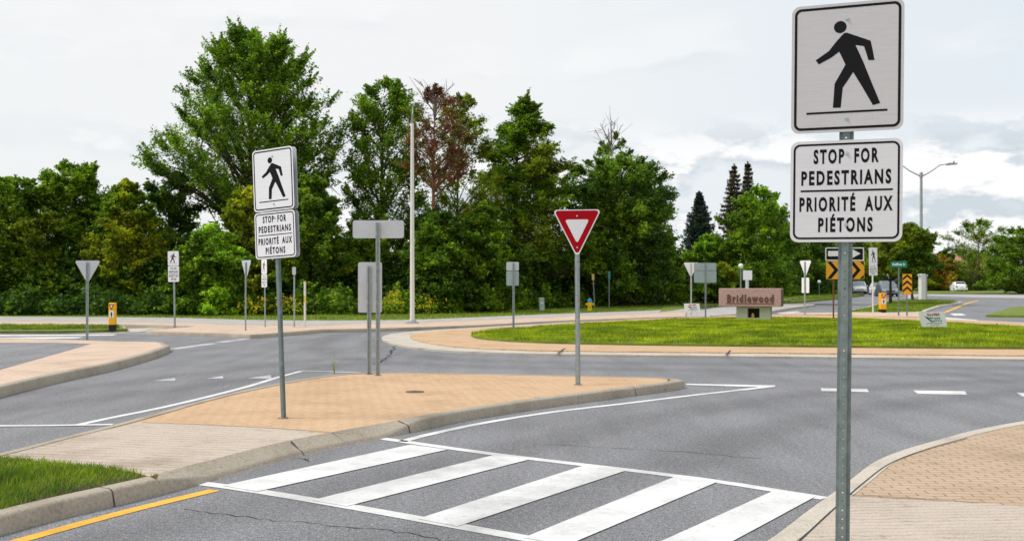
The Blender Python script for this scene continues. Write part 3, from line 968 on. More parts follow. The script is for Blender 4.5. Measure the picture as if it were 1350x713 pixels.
def ped_panel(parent, w, h, z0, y, film, mirror=False, border=True, small=False, back='aluminium'):
    x0, x1 = -w/2, w/2
    p = plate(parent, 'symbol_panel', rrect(x0, x1, z0, z0 + h, .045 * w / .6), y, film, back)
    e = .016 * w / .6; b = .014 * w / .6
    if border:
        frame(p, 'border', rrect(x0 + e, x1 - e, z0 + e, z0 + h - e, .038), rrect(x0 + e + b, x1 - e - b, z0 + e + b, z0 + h - e - b, .026), y - .001, 'black')
    s = -1 if mirror else 1
    fx = lambda u: s * (u - .5) * w
    fg = [(fx(u), z0 + v * h) for u, v in FIG]
    r = .0565 * w
    mb = MB()
    mb.prism(fg, y - .001, y + .0002)
    hc = (fx(HEADC[0]), z0 + HEADC[1] * h)
    mb.prism([(hc[0] + r * math.cos(k * math.pi / 12), hc[1] + r * math.sin(k * math.pi / 12)) for k in range(24)], y - .001, y + .0002)
    mb.prism([(fx(.14), z0 + .146 * h), (fx(.86), z0 + .146 * h), (fx(.86), z0 + .162 * h), (fx(.14), z0 + .162 * h)], y - .001, y + .0002)
    mb.build('walking_figure', M['black'], p)
    if not small: bolts(p, [(0, z0 + .875 * h), (0, z0 + .105 * h)], y)
    return p


def tab_panel(parent, w, h, z0, y, film, border=True, small=False, back='aluminium'):
    x0, x1 = -w/2, w/2
    p = plate(parent, 'text_panel', rrect(x0, x1, z0, z0 + h, .045 * w / .6), y, film, back)
    e = .016 * w / .6; b = .011 * w / .6
    if border:
        frame(p, 'border', rrect(x0 + e, x1 - e, z0 + e, z0 + h - e, .038), rrect(x0 + e + b, x1 - e - b, z0 + e + b, z0 + h - e - b, .028), y - .001, 'black')
    cap = .142 * h
    for body, plain, zb, ww in (('STOP FOR', 'H', .772, .58), ('PEDESTRIANS', 'H', .562, .80), ('PRIORIT\u00c9 AUX', 'H', .302, .83), ('PI\u00c9TONS', 'H', .098, .485)):
        write(p, body, 0, z0 + zb * h, ww * w, cap, y - .001, bold=.04)
    flat(p, 'rule', [(-.405 * w, z0 + .497 * h), (.415 * w, z0 + .497 * h), (.415 * w, z0 + .515 * h), (-.405 * w, z0 + .515 * h)], y - .001, 'black')
    if not small: bolts(p, [(0.005, z0 + .868 * h), (0.005, z0 + .17 * h)], y)
    return p


# ---- crossing sign close to the camera
p0 = Vector(((1110 - MID) / FOC * 5.9, 5.9, RWH))
s1 = thing('pedestrian_sign', 'large close pedestrian crossing sign on perforated post at the tan paved corner', 'road sign', p0, R(-22), None, R(.55))
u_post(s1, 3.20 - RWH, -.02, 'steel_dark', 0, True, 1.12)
ped_panel(s1, .615, .74, 2.485 - RWH, -.012, 'sheet_near')
tab_panel(s1, .615, .585, 1.853 - RWH, -.012, 'sheet_tab')

# ---- crossing sign on the orange island, panels back to back
p0 = at(372, 551, .12); zb = p0.z
s2 = thing('pedestrian_sign', 'leaning pedestrian crossing sign with back-to-back panels on the orange island', 'road sign', p0, R(-30), None, R(-2.7))
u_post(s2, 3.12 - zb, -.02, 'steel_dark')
sc = p0.y / FOC
ped_panel(s2, .605, .70, 2.452 - zb, -.012, 'sheet')
tab_panel(s2, .605, .525, 1.915 - zb, -.012, 'sheet')
mb = MB()
for z0_, h_ in ((2.452, .70), (1.915, .525)):
    pl = plate(s2, 'rear_panel', rrect(-.3, .3, z0_ - zb, z0_ + h_ - zb, .045), .052, 'aluminium', 'sheet')

# ---- yield sign facing the camera
def yield_panel(parent, w, ztop, y, film='white', back='aluminium', h=None):
    h = h or w * .93
    p = plate(parent, 'yield_panel', rtri(w * 1.06, h * 1.06, .04 * w / .68, 0, ztop), y, film, back)
    o = rtri(w * .985, h * .985, .035 * w / .68, 0, ztop - .02 * w); i = rtri(w * .53, h * .53, .022 * w / .68, 0, ztop - .215 * h)
    frame(p, 'red_band', o, i, y - .001, 'red')
    return p


p0 = at(762, 507, .12)
s3 = thing('yield_sign', 'red and white yield sign facing us at the point of the orange island', 'road sign', p0, R(-4), None, R(-.35))
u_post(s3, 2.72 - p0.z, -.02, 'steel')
yp = yield_panel(s3, .69, 2.745 - p0.z, -.008, h=.685)
bolts(yp, [(0, 2.745 - p0.z - .095), (0, 2.745 - p0.z - .565)], -.009, .013)


def back_sign(name, label, px, py, dz, panels, posts_top, yaw=180.0, mat='steel', scale=1.0, group=None, tilt=0.0, post='u', island=False):
    """panels: (kind, left px, right px, top px, bottom px) read at the post's distance"""
    p = on_island(px, py) if island else at(px, py, dz)
    s = p.y / FOC
    t = thing(name, label, 'road sign', p, R(yaw), group, tilt)
    zz = lambda v: EYE + (HOR - v) * s - p.z
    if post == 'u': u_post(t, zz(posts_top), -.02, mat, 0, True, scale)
    else: round_post(t, zz(posts_top), post, mat)
    fl = -1 if abs(yaw) > 90 else 1
    for k, l, r, a, b, film, back in panels:
        w = (r - l) * s; c = ((l + r) / 2 - px) * s * fl
        if k == 'rect':
            plate(t, 'sign_panel', rrect(c - w/2, c + w/2, zz(b), zz(a), min(.04, w * .08)), -.006, film, back)
        elif k == 'yield':
            yield_panel(t, w, zz(a), -.006, film, back, (b - a) * s * 1.05)
    return t


back_sign('road_sign', 'blank back of a wide low plate on the taller of two close posts', 498.5, 494.5, .12,
          [('rect', 465, 532.5, 290.5, 314, 'white', 'aluminium')], 290.5, 180)
back_sign('road_sign', 'blank back of a tall narrow sign on the shorter of two close posts', 487, 493, .12,
          [('rect', 472, 503.5, 345.5, 412, 'white', 'aluminium')], 347, 180)
back_sign('yield_sign', 'back of a yield sign on the pale pink island nearest the left edge', 115.5, 449.5, .12,
          [('yield', 98.5, 131, 343.5, 371, 'white', 'aluminium')], 345, 180)
back_sign('yield_sign', 'narrow turned back of a yield sign on the far pavement before the dark shrubs', 324.5, 435.5, .12,
          [('yield', 313, 336, 343, 367, 'white', 'aluminium')], 345, 135)
back_sign('road_sign', 'back of two small stacked sign plates near the lawn tip', 677, 434, .12,
          [('rect', 667.5, 684, 345.3, 356.6, 'white', 'aluminium'), ('rect', 667.5, 684, 357.3, 376.5, 'white', 'aluminium_green')], 345.3, 180, island=True)
back_sign('yield_sign', 'white back of a yield sign standing behind the small lawn placard', 911, 415, .1,
          [('yield', 902, 921, 346, 364, 'white', 'white')], 347, 180, 'aluminium', 1.0)
back_sign('road_sign', 'back of a square two-plate sign at the lawn edge left of the granite block', 930, 419.5, .12,
          [('rect', 915, 944.5, 346.5, 356.5, 'white', 'aluminium_green'), ('rect', 915, 944.5, 357, 372.6, 'white', 'aluminium_green')], 346.5, 180, island=True)

# far pedestrian signs
for px, py, w, top, mid_, bot, yaw, lab in ((230, 430.5, 15.5, 331, 350, 371.5, -12, 'distant pedestrian crossing sign left of the vine-covered bush'),
                                         (349, 430.5, 12.0, 342, 361, 378.5, -52, 'distant narrow pedestrian crossing sign just left of the leaning sign post')):
    p0 = at(px, py, .12); s = p0.y / FOC; zz = lambda v: EYE + (HOR - v) * s - p0.z
    t = thing('pedestrian_sign', lab, 'road sign', p0, R(yaw), None, R(-1))
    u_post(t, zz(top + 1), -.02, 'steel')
    w_ = w * s / math.cos(R(yaw)) if yaw > -30 else .46
    ped_panel(t, w_, (mid_ - top) * s, zz(mid_), -.008, 'sheet', True, False, True)
    tab_panel(t, w_, (bot - mid_ - .6) * s, zz(bot), -.008, 'sheet', False, True)
p0 = at(1151, 413.5, .1); s = p0.y / FOC; zz = lambda v: EYE + (HOR - v) * s - p0.z
t = thing('pedestrian_sign', 'pale two-panel crossing sign seen obliquely just right of the amber chevrons', 'road sign', p0, R(38), None, R(-1.2))
round_post(t, zz(326), .04, 'cream')
ped_panel(t, .80, 23 * s, zz(349.4), -.045, 'sheet', False, False, True)
tab_panel(t, .80, 13.4 * s, zz(363), -.045, 'sheet', False, True)

# thin marker posts in front of the shrubs
def marker(label, px, py, dz, top, r, mat, capmat, captop, capbot, capw, tilt=0.0):
    p = at(px, py, dz); s = p.y / FOC; zz = lambda v: EYE + (HOR - v) * s - p.z
    t = thing('marker_post', label, 'marker post', p, 0, None, tilt)
    round_post(t, zz(top), r, mat)
    if capmat:
        mb = MB(); mb.box(-capw/2, capw/2, -r - .02, -r, zz(capbot), zz(captop), bev=.005); mb.build('marker_plate', M[capmat], t)
    return t


marker('thin steel post with tiny plate on top before the goldenrod', 388, 431, .12, 352, .028, 'steel', 'aluminium', 352, 362, .13)
marker('shorter pale bare post to the right of the thin plate-topped post', 402, 430.8, .12, 371, .04, 'cream', 'yellow_paint', 390, 398, .06)
marker('leaning stake with orange top beside the fire hydrant', 784, 407, .1, 361, .035, 'steel_dark', 'wood', 361, 369, .16, R(-3))
marker('straight stake with teal top to the right of the hydrant', 803, 406.5, .1, 357.5, .035, 'steel_dark', 'teal_post', 357.5, 368, .16)

# ---- cream lamp pole in the middle, its arm pointing away from us
p0 = at(543.5, 426, .12); s = p0.y / FOC
t = thing('lamp_post', 'tall cream lamp pole on the far pavement before the trees', 'lamp post', p0)
zz = lambda v: EYE + (HOR - v) * s - p0.z
mb = MB(); mb.tube([(0, 0, .06), (0, 0, zz(250)), (0, 0, zz(163))], [.092, .075, .06], 14); mb.build('shaft', M['cream'], t, True)
mb = MB(); mb.box(-.24, .24, -.24, .24, -.05, .05, bev=.015); mb.lathe([(.17, .04), (.17, .09), (.14, .13), (.11, .15)], 14); mb.build('base', M['grey_pole'], t, True)
mb = MB(); mb.tube([(0, 0, zz(164)), (0, 0.05, zz(150)), (0, .35, zz(138)), (0, 1.2, zz(128)), (0, 1.8, zz(126))], [.045, .035, .03, .028, .028], 8); mb.build('arm', M['steel_dark'], t, True)
mb = MB(); mb.box(-.09, .09, 1.75, 2.4, zz(127), zz(124.4), bev=.03); mb.build('lamp_head', M['steel_dark'], t)

# ---- distant double-arm lamp
D = 96.0; s = D / FOC; zg = zt(D) + .1
p0 = Vector(((1214.5 - MID) * s, D, zg)); zz = lambda v: EYE + (HOR - v) * s - zg
t = thing('lamp_post', 'distant grey two-armed street lamp rising behind the olive tree', 'lamp post', p0)
mb = MB(); mb.tube([(0, 0, -.2), (0, 0, zz(229))], [.17, .12], 12); mb.build('shaft', M['grey_pole'], t, True)
for sg, pts in ((1, [(0, 233), (8, 229), (16, 224), (24, 218), (33, 216.5)]), (-1, [(0, 233), (-8, 229), (-16, 225), (-24, 219), (-33, 217.5)])):
    mb = MB(); mb.tube([(x * s, 0, zz(y)) for x, y in pts], [.07, .06, .055, .05, .045], 8); a = mb.build('arm', M['grey_pole'], t, True)
    mb = MB(); mb.prism([(pts[-1][0] * s, zz(216)), ((pts[-1][0] + sg * 3) * s, zz(215)), ((pts[-1][0] + sg * 14) * s, zz(215.2)), ((pts[-1][0] + sg * 14) * s, zz(217)), (pts[-1][0] * s, zz(218.2))], -.14, .14)
    mb.box((pts[-1][0] + sg * 10) * s - .07, (pts[-1][0] + sg * 10) * s + .07, -.06, .06, zz(215), zz(212.4), bev=.02)
    mb.build('lamp_head', M['grey_pole'], a)
mb = MB(); mb.lathe([(.16, zz(234)), (.16, zz(228)), (.08, zz(226.5))], 12); mb.build('cap', M['grey_pole'], t)

# ---- pale pillar behind the right splitter
p0 = at(1216.5, 395, .12); s = p0.y / FOC; zz = lambda v: EYE + (HOR - v) * s - p0.z
t = thing('sign_pillar', 'pale grey broad pillar on the grass right of the striped chevron plate', 'pillar', p0, R(14))
mb = MB(); mb.box(-.30, .16, -.22, .22, -.2, zz(361), bev=.03); mb.build('shaft', M['cream'], t)
mb = MB(); mb.box(.16, .34, -.16, .16, -.2, zz(362), bev=.02); mb.build('side_channel', M['grey_pole'], t)
mb = MB(); mb.box(-.50, -.305, -.1, .1, zz(363.5), zz(361.6), bev=.01); mb.box(.345, .48, -.1, .1, zz(364), zz(362), bev=.01); mb.build('bracket', M['aluminium'], t)

# ---- arrow and chevron board on the central lawn
p0 = on_island(1099, 420.6); s = p0.y / FOC; zz = lambda v: EYE + (HOR - v) * s - p0.z; fx = lambda v: (v - 1099) * s
t = thing('chevron_sign', 'black one-way arrow above amber and black chevron board behind the close sign post', 'road sign', p0)
u_post(t, zz(327), -.02, 'bark_red', 0, True)
pa = plate(t, 'arrow_panel', rrect(fx(1088), fx(1139), zz(343.6), zz(326.2), .05), -.006, 'white')
flat(pa, 'black_field', rrect(fx(1089.3), fx(1137.7), zz(342.3), zz(327.5), .035), -.0075, 'black')
flat(pa, 'arrow', [(fx(1091.6), zz(337.7)), (fx(1091.6), zz(330.8)), (fx(1122.5), zz(330.8)), (fx(1122.5), zz(328)), (fx(1134.5), zz(334.2)), (fx(1122.5), zz(340.6)), (fx(1122.5), zz(337.7))], -.009, 'white')
pc = plate(t, 'chevron_panel', rrect(fx(1089), fx(1139.5), zz(368), zz(344.2), .03), -.006, 'amber')
zc = zz(356.1); hh = 11.3 * s; dx = 9.6 * s; th = 5.6 * s
for x0 in (1090.2, 1104.8, 1119.6):
    x = fx(x0); lim = fx(1138.8)
    c_ = [(x, zc + hh), (x + th, zc + hh), (x + th + dx, zc), (x + th, zc - hh), (x, zc - hh), (x + dx, zc)]
    flat(pc, 'chevron', c_, -.0075, 'black')
x = fx(1133.4); e = fx(1138.8)
for sg in (1, -1):
    flat(pc, 'chevron', [(x, zc + sg * hh), (x + th * .95, zc + sg * hh), (x + th * .95, zc + sg * (hh - .5 * th)), (e - .0, zc + sg * (hh * .45)), (e, zc + sg * hh * .98 - sg * hh)][:3] + [(e, zc + sg * hh * .52), (x + .02, zc + sg * (hh - .02))], -.0075, 'black')

# ---- striped object marker on the right splitter
p0 = at(1196, 416.3, .1); s = p0.y / FOC; zz = lambda v: EYE + (HOR - v) * s - p0.z; fx = lambda v: (v - 1195.2) * s
t = thing('object_marker', 'narrow amber plate with upward black chevrons left of the pale pillar', 'road sign', p0)
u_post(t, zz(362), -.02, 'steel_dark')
pm = plate(t, 'sign_panel', rrect(fx(1189), fx(1201.4), zz(388.4), zz(361.2), .03), -.006, 'amber')
for yb in (366.5, 374.5, 382.5, 388.3):
    up = min(yb + 5.4, 388.2)
    w0 = fx(1189.3); w1 = fx(1201.1); m_ = fx(1195.2); a = zz(yb + 1.5); b = zz(yb - 1.7); ap = 4.6 * s
    if yb > 386: continue
    flat(pm, 'chevron', [(w0, a - ap * .35), (m_, a + ap * .75), (w1, a - ap * .35), (w1, b - ap * .35), (m_, b + ap * .75), (w0, b - ap * .35)], -.0075, 'black')
flat(pm, 'chevron', [(fx(1189.3), zz(388.1)), (fx(1189.3), zz(386.2)), (fx(1190.9), zz(388.1))], -.0075, 'black')
flat(pm, 'chevron', [(fx(1201.1), zz(388.1)), (fx(1201.1), zz(386.2)), (fx(1199.6), zz(388.1))], -.0075, 'black')

# ---- green street-name plate: its words are too small to read, only their run of strokes shows
p0 = at(1185, 416.2, .1); s = p0.y / FOC; zz = lambda v: EYE + (HOR - v) * s - p0.z; fx = lambda v: (v - 1184.6) * s
t = thing('street_name_sign', 'green street name plate on a slim post over the right grass', 'road sign', p0)
u_post(t, zz(352), -.02, 'steel_dark')
ps = plate(t, 'name_plate', rrect(fx(1173.5), fx(1195.5), zz(352.6), zz(344.4), .03), -.006, 'green_sign', 'green_sign')
random.seed(5)
mb = MB(); x = 1176.3
for k in range(11):
    w = random.choice((.7, .9, 1.1)); top = 346.6 if k in (0, 3, 4, 9) else 347.5
    if k != 8: mb.prism([(fx(x), zz(350)), (fx(x + w), zz(350)), (fx(x + w), zz(top)), (fx(x), zz(top))], -.0075, -.006)
    x += w + .55
mb.build('lettering', M['white'], ps)

# ---- oblique yield sign over the exit road
p0 = at(1061, 414.5, .1); s = p0.y / FOC; zz = lambda v: EYE + (HOR - v) * s - p0.z
t = thing('yield_sign', 'yield sign seen almost edge-on, with a narrow plate below, beside the exit road', 'road sign', p0, R(116), None, R(0))
round_post(t, zz(345), .04, 'steel')
yield_panel(t, .85, zz(343.5), -.045, 'white', 'white', 21 * s)
plate(t, 'sign_panel', rrect(-.28, .28, zz(386), zz(366), .03), -.045, 'white', 'white')

# ---- small white sign between the trees and granite block
D = 62.0; s = D / FOC; p0 = Vector(((985 - MID) * s, D, .1)); zz = lambda v: EYE + (HOR - v) * s - .1
t = thing('road_sign', 'small white sign plate seen just above the granite block', 'road sign', p0)
round_post(t, zz(366), .10, 'aluminium')
plate(t, 'sign_panel', rrect(-6 * s, 6 * s, zz(369), zz(356.5), .03), -.115, 'sheet', 'sheet')
def globe_lamp(px, py, D, label, r=.16):
    s = D / FOC; p = Vector(((px - MID) * s, D, zt(D) + .1)); h = EYE + (HOR - py) * s - p.z
    t = thing('garden_lamp', label, 'lamp', p)
    mb = MB(); mb.tube([(0, 0, -.1), (0, 0, h - r * .8)], .05, 8); mb.build('shaft', M['steel_dark'], t)
    mb = MB(); mb.lathe([(r * math.sin(math.pi * k / 10) + .002, h - r * math.cos(math.pi * k / 10)) for k in range(11)], 14); mb.build('globe', M['lamp'], t, True)
globe_lamp(976.5, 350.5, 66, 'tall garden lamp with a round white globe above the granite block')
globe_lamp(1080, 371.5, 112, 'short garden lamp with a round globe by the clipped hedge', .2)

# ---- fire hydrants
def hydrant(px, py, label, scale=1.0, blue=True):
    p = at(px, py, .1)
    t = thing('fire_hydrant', label, 'hydrant', p)
    k = scale
    mb = MB(); mb.lathe([(.17*k, -.1), (.17*k, .03*k), (.13*k, .04*k), (.12*k, .42*k), (.16*k, .43*k), (.16*k, .47*k), (.12*k, .48*k), (.12*k, .52*k)], 16); mb.build('barrel', M['yellow_paint'], t, True)
    mb = MB(); mb.lathe([(.155*k, .52*k), (.15*k, .58*k), (.11*k, .66*k), (.05*k, .70*k), (.045*k, .74*k), (.02*k, .745*k)], 16); mb.build('bonnet', M['blue_paint' if blue else 'yellow_paint'], t, True)
    for sg in (-1, 1):
        mb = MB(); mb.tube([(sg*.10*k, 0, .36*k), (sg*.20*k, 0, .36*k), (sg*.20*k, 0, .36*k), (sg*.24*k, 0, .36*k)], [.055*k, .055*k, .075*k, .07*k], 12); mb.build('side_nozzle', M['yellow_paint'], t)
    mb = MB(); mb.tube([(0, -.10*k, .33*k), (0, -.19*k, .33*k), (0, -.19*k, .33*k), (0, -.23*k, .33*k)], [.07*k, .07*k, .095*k, .085*k], 12); mb.build('front_nozzle', M['yellow_paint'], t)


hydrant(777.5, 409.5, 'yellow fire hydrant with blue bonnet on the verge before the shrubs', 1.05)
hydrant(1089, 387.5, 'plain yellow fire hydrant far off on the right bank', 1.15, False)

# ---- pale green service cabinet
p0 = at(714.5, 409.3, .1); s = p0.y / FOC
t = thing('service_pedestal', 'slim pale green service pedestal in the verge left of the yield sign', 'utility box', p0, R(10), None, R(-3))
mb = MB(); mb.box(-.15, .15, -.13, .13, -.05, .66, bev=.02); mb.build('body', M['pedestal'], t)
mb = MB(); mb.box(-.165, .165, -.145, .145, .66, .78, bev=.04); mb.build('lid', M['pedestal'], t)
mb = MB(); mb.box(-.06, .06, -.137, -.131, .42, .52); mb.build('door_label', M['sheet'], t)

# ---- crossing bollards
def bollard(px, py, dz, top, w, label):
    p = at(px, py, dz); s = p.y / FOC; h = EYE + (HOR - top) * s - p.z; w = w * s
    t = thing('bollard', label, 'bollard', p, 0, 'yellow crossing bollards')
    mb = MB(); mb.box(-w*.47, w*.47, -w*.47, w*.47, -.05, h * .17, bev=.02); mb.build('base', M['rubber'], t)
    mb = MB(); mb.box(-w/2, w/2, -w/2, w/2, h * .165, h, bev=.035); b = mb.build('body', M['bollard'], t)
    mb = MB(); mb.prism(rrect(-w*.36, w*.36, h*.44, h*.70, .02), -w/2 - .004, -w/2); pl = mb.build('plate', M['white'], b)
    mb = MB(); mb.prism([(-w*.07, h*.47), (w*.09, h*.47), (w*.1, h*.57), (w*.20, h*.57), (0.02*w, h*.67), (-w*.2, h*.57), (-w*.08, h*.57)], -w/2 - .006, -w/2 - .004); mb.build('symbol', M['black'], pl)
    f = rtri(w * .86, h * .22, .01, 0, h * .935); g = rtri(w * .42, h * .11, .005, 0, h * .905)
    mb = MB(); mb.ring(f, g, -w/2 - .004, -w/2); mb.build('emblem', M['red'], b)
    mb = MB(); mb.prism(g, -w/2 - .0035, -w/2); mb.build('emblem_centre', M['white'], b)


bollard(148.5, 433.8, .12, 399, 8.4, 'yellow square bollard with black foot on the far left grass strip')
bollard(1163.5, 412, .1, 386.3, 8.0, 'yellow square bollard with black foot on the right splitter by the cars')

# ---- granite entry stone
p0 = on_island(994.5, 421.8); s = p0.y / FOC; zz = lambda v: EYE + (HOR - v) * s - p0.z; fx = lambda v: (v - 994.5) * s
t = thing('entry_stone', 'pink granite block with carved place name on a squat plinth on the lawn', 'monument', p0, R(-21))
mb = MB(); x0, x1 = fx(949.5), fx(1030); z0_, z1_ = zz(404), zz(380)
bl_pts = None
mb.box(x0, x1, -.30, .42, z0_, z1_, 0, .02); bl = mb.build('block', M['granite'], t)
mb = MB(); mb.box(x1 - .012, x1 + .018, -.28, .40, z0_ + .03, z1_ - .03, 0, .012); mb.build('shaded_side', M['granite_shade'], bl)
write(bl, 'Bridlewood', fx(990.5), zz(398.6), 60 * s, 10.6 * s, -.318, 'letter_brown', .045, .02)
mb = MB(); mb.box(fx(959), fx(1021), -.314, -.301, zz(400.3), zz(399.5)); mb.build('underline', M['letter_brown'], bl)
mb = MB()
a0, a1, b0, b1, hz = fx(972), fx(1016), fx(986.5), fx(1002), zz(404.2)
mb.box(a0, b0, -.2, .32, -.15, hz); mb.box(b1, a1, -.2, .32, -.15, hz); mb.box(b0, b1, -.2, .32, zz(406.2), hz - .002); mb.box(b0, b1, -.2, .32, -.15, zz(418.6))
mb.build('plinth', M['plinth'], t)
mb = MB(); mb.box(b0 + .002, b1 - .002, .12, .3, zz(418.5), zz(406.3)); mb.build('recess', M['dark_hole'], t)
mb = MB(); mb.lathe([(.05, zz(418.6)), (.07, zz(416)), (.045, zz(413.5)), (.01, zz(412.3))], 8, 0, (b0 + .2, -.05)); mb.build('ornament', M['wood'], t, True)
mb = MB(); mb.box(fx(958), fx(971.5), -.28, .1, -.02, .035, bev=.01); o = mb.build('paving_stone', M['kerb_pale'], t)

# ---- lawn placards
def placard(px, py, corners, label, island, yaw=0):
    p = on_island(px, py) if island else at(px, py, .1); s = p.y / FOC
    zz = lambda v: EYE + (HOR - v) * s - p.z; fx = lambda v: (v - px) * s
    t = thing('lawn_placard', label, 'placard', p, R(yaw))
    q = [(fx(x), zz(y)) for x, y in corners]
    b = plate(t, 'board', [q[3], q[2], q[1], q[0]], -.01, 'white', 'white', .02)
    def inner(u, v):
        a = Vector(q[0]).lerp(Vector(q[1]), u); c = Vector(q[3]).lerp(Vector(q[2]), u); r = a.lerp(c, v); return (r.x, r.y)
    random.seed(9)
    def strokes(name, u0, u1, v0, v1, n, mat):
        mb = MB(); du = (u1 - u0) / n
        for k in range(n):
            a = u0 + k * du; w = du * random.uniform(.5, .8); dv = random.uniform(-.02, .02)
            mb.prism([inner(a, v1 + dv), inner(a + w, v1 + dv), inner(a + w, v0 + dv), inner(a, v0 + dv)], -.012, -.0105)
        mb.build(name, M[mat], b)
    strokes('red_line', .32, .82, .10, .27, 6, 'red')
    strokes('green_line', .30, .82, .36, .48, 6, 'green_sign')
    strokes('lower_green_line', .40, .86, .55, .66, 5, 'green_sign')
    mb = MB()
    for k in range(4):
        a = inner(.18 + .06 * k, .25 + .08 * k); c = inner(.34 + .05 * k, .36 + .10 * k); d = inner(.28 + .05 * k, .46 + .09 * k)
        mb.prism([a, c, d], -.012, -.0105)
    mb.build('leaf_emblem', M['green_sign'], b)
    strokes('small_print', .22, .86, .75, .80, 9, 'black')
    strokes('red_print', .38, .70, .87, .91, 5, 'red')
    for x in (-.22, .22):
        mb = MB(); mb.tube([(x, .02, -.15), (x, .02, .5 * (q[3][1] + q[0][1]))], .006, 6); mb.build('wire_leg', M['steel'], t)


placard(912.5, 416.3, [(901.5, 400), (922, 400), (923.5, 411.2), (903.5, 411.2)], 'small white lawn placard below the white-backed yield sign', False)
placard(1231, 433.4, [(1210.5, 411.8), (1245, 410.6), (1248.8, 430.6), (1215.5, 430.8)], 'skewed white lawn placard with red and green print on the right grass', True)

# ---- bench-like table and stones on the right bank
p0 = at(936, 400.5, .1); s = p0.y / FOC
t = thing('park_bench', 'small grey bench at the path edge left of the granite block', 'bench', p0, R(15))
mb = MB(); mb.box(-.62, .62, -.22, .22, .40, .47, bev=.02); mb.build('seat', M['stone'], t)
mb = MB(); mb.box(-.55, -.40, -.18, .18, -.05, .40); mb.build('leg', M['bark'], t)
mb = MB(); mb.box(.36, .51, -.18, .18, -.05, .40); mb.build('leg', M['bark'], t)
def boulder(px, py, w, h, label, sd):
    w, h, py = w * 1.25, h * 1.5, py + .6
    p = at(px, py, .14); s = p.y / FOC
    bm = bmesh.new(); bmesh.ops.create_icosphere(bm, subdivisions=3, radius=1)
    rs = np.random.default_rng(sd); ph = rs.uniform(0, 6, 6)
    for v in bm.verts:
        c = v.co; k = 1 + .14 * math.sin(3 * c.x + ph[0]) * math.sin(2.4 * c.y + ph[1]) + .10 * math.sin(5 * c.z + ph[2] + 2 * c.x)
        v.co = Vector((c.x * w * s / 2 * k, c.y * w * s / 2.4 * k, max(c.z, -.35) * h * s * k))
    me = bpy.data.meshes.new('boulder'); bm.to_mesh(me); bm.free(); me.materials.append(M['stone'])
    me.polygons.foreach_set('use_smooth', [True] * len(me.polygons))
    o = link(bpy.data.objects.new('boulder', me)); o.location = p; tag(o, label, 'boulder')
boulder(1066, 387, 9, 4.6, 'rounded pale boulder on the bank left of the far yellow hydrant', 1)
boulder(1056, 386.6, 7, 2.6, 'low flat pale boulder beside the rounded one on the bank', 2)
boulder(1038, 386.4, 8, 2.0, 'long low pale boulder below the little red and blue sign', 3)
D = 118; s = D / FOC; zg = zt(D) + .1; p0 = Vector(((1039 - MID) * s, D, zg)); zz = lambda v: EYE + (HOR - v) * s - zg
t = thing('small_sign', 'small red and blue sign far off beyond the footway', 'road sign', p0)
round_post(t, zz(372), .05, 'aluminium')
mb = MB(); mb.box(-.3, .3, -.09, -.06, zz(377), zz(373.4)); mb.build('blue_panel', M['blue_paint'], t)
mb = MB(); mb.prism([(math.cos(R(22.5 + 45*k)) * .32, zz(380) + math.sin(R(22.5 + 45*k)) * .32) for k in range(8)], -.09, -.06); mb.build('red_panel', M['red'], t)

# near-camera small touches: a weed in the kerb joint
p0 = at(441, 493, .0)
mb = MB()
for k in range(3):
    a = random.uniform(0, 6.28); l = random.uniform(.02, .06); h = random.uniform(.22, .44)
    mb.add([(-.008, 0, 0), (.008, 0, 0), (math.cos(a) * l * .5 + .005, math.sin(a) * l * .5, h * .6), (math.cos(a) * l, math.sin(a) * l, h)], [(0, 1, 2), (0, 2, 3)])
o = mb.build('weed', M['lf_yellow']); o.location = p0
tag(o, 'tall yellow-green weed growing at the back kerb of the orange island', 'weed')


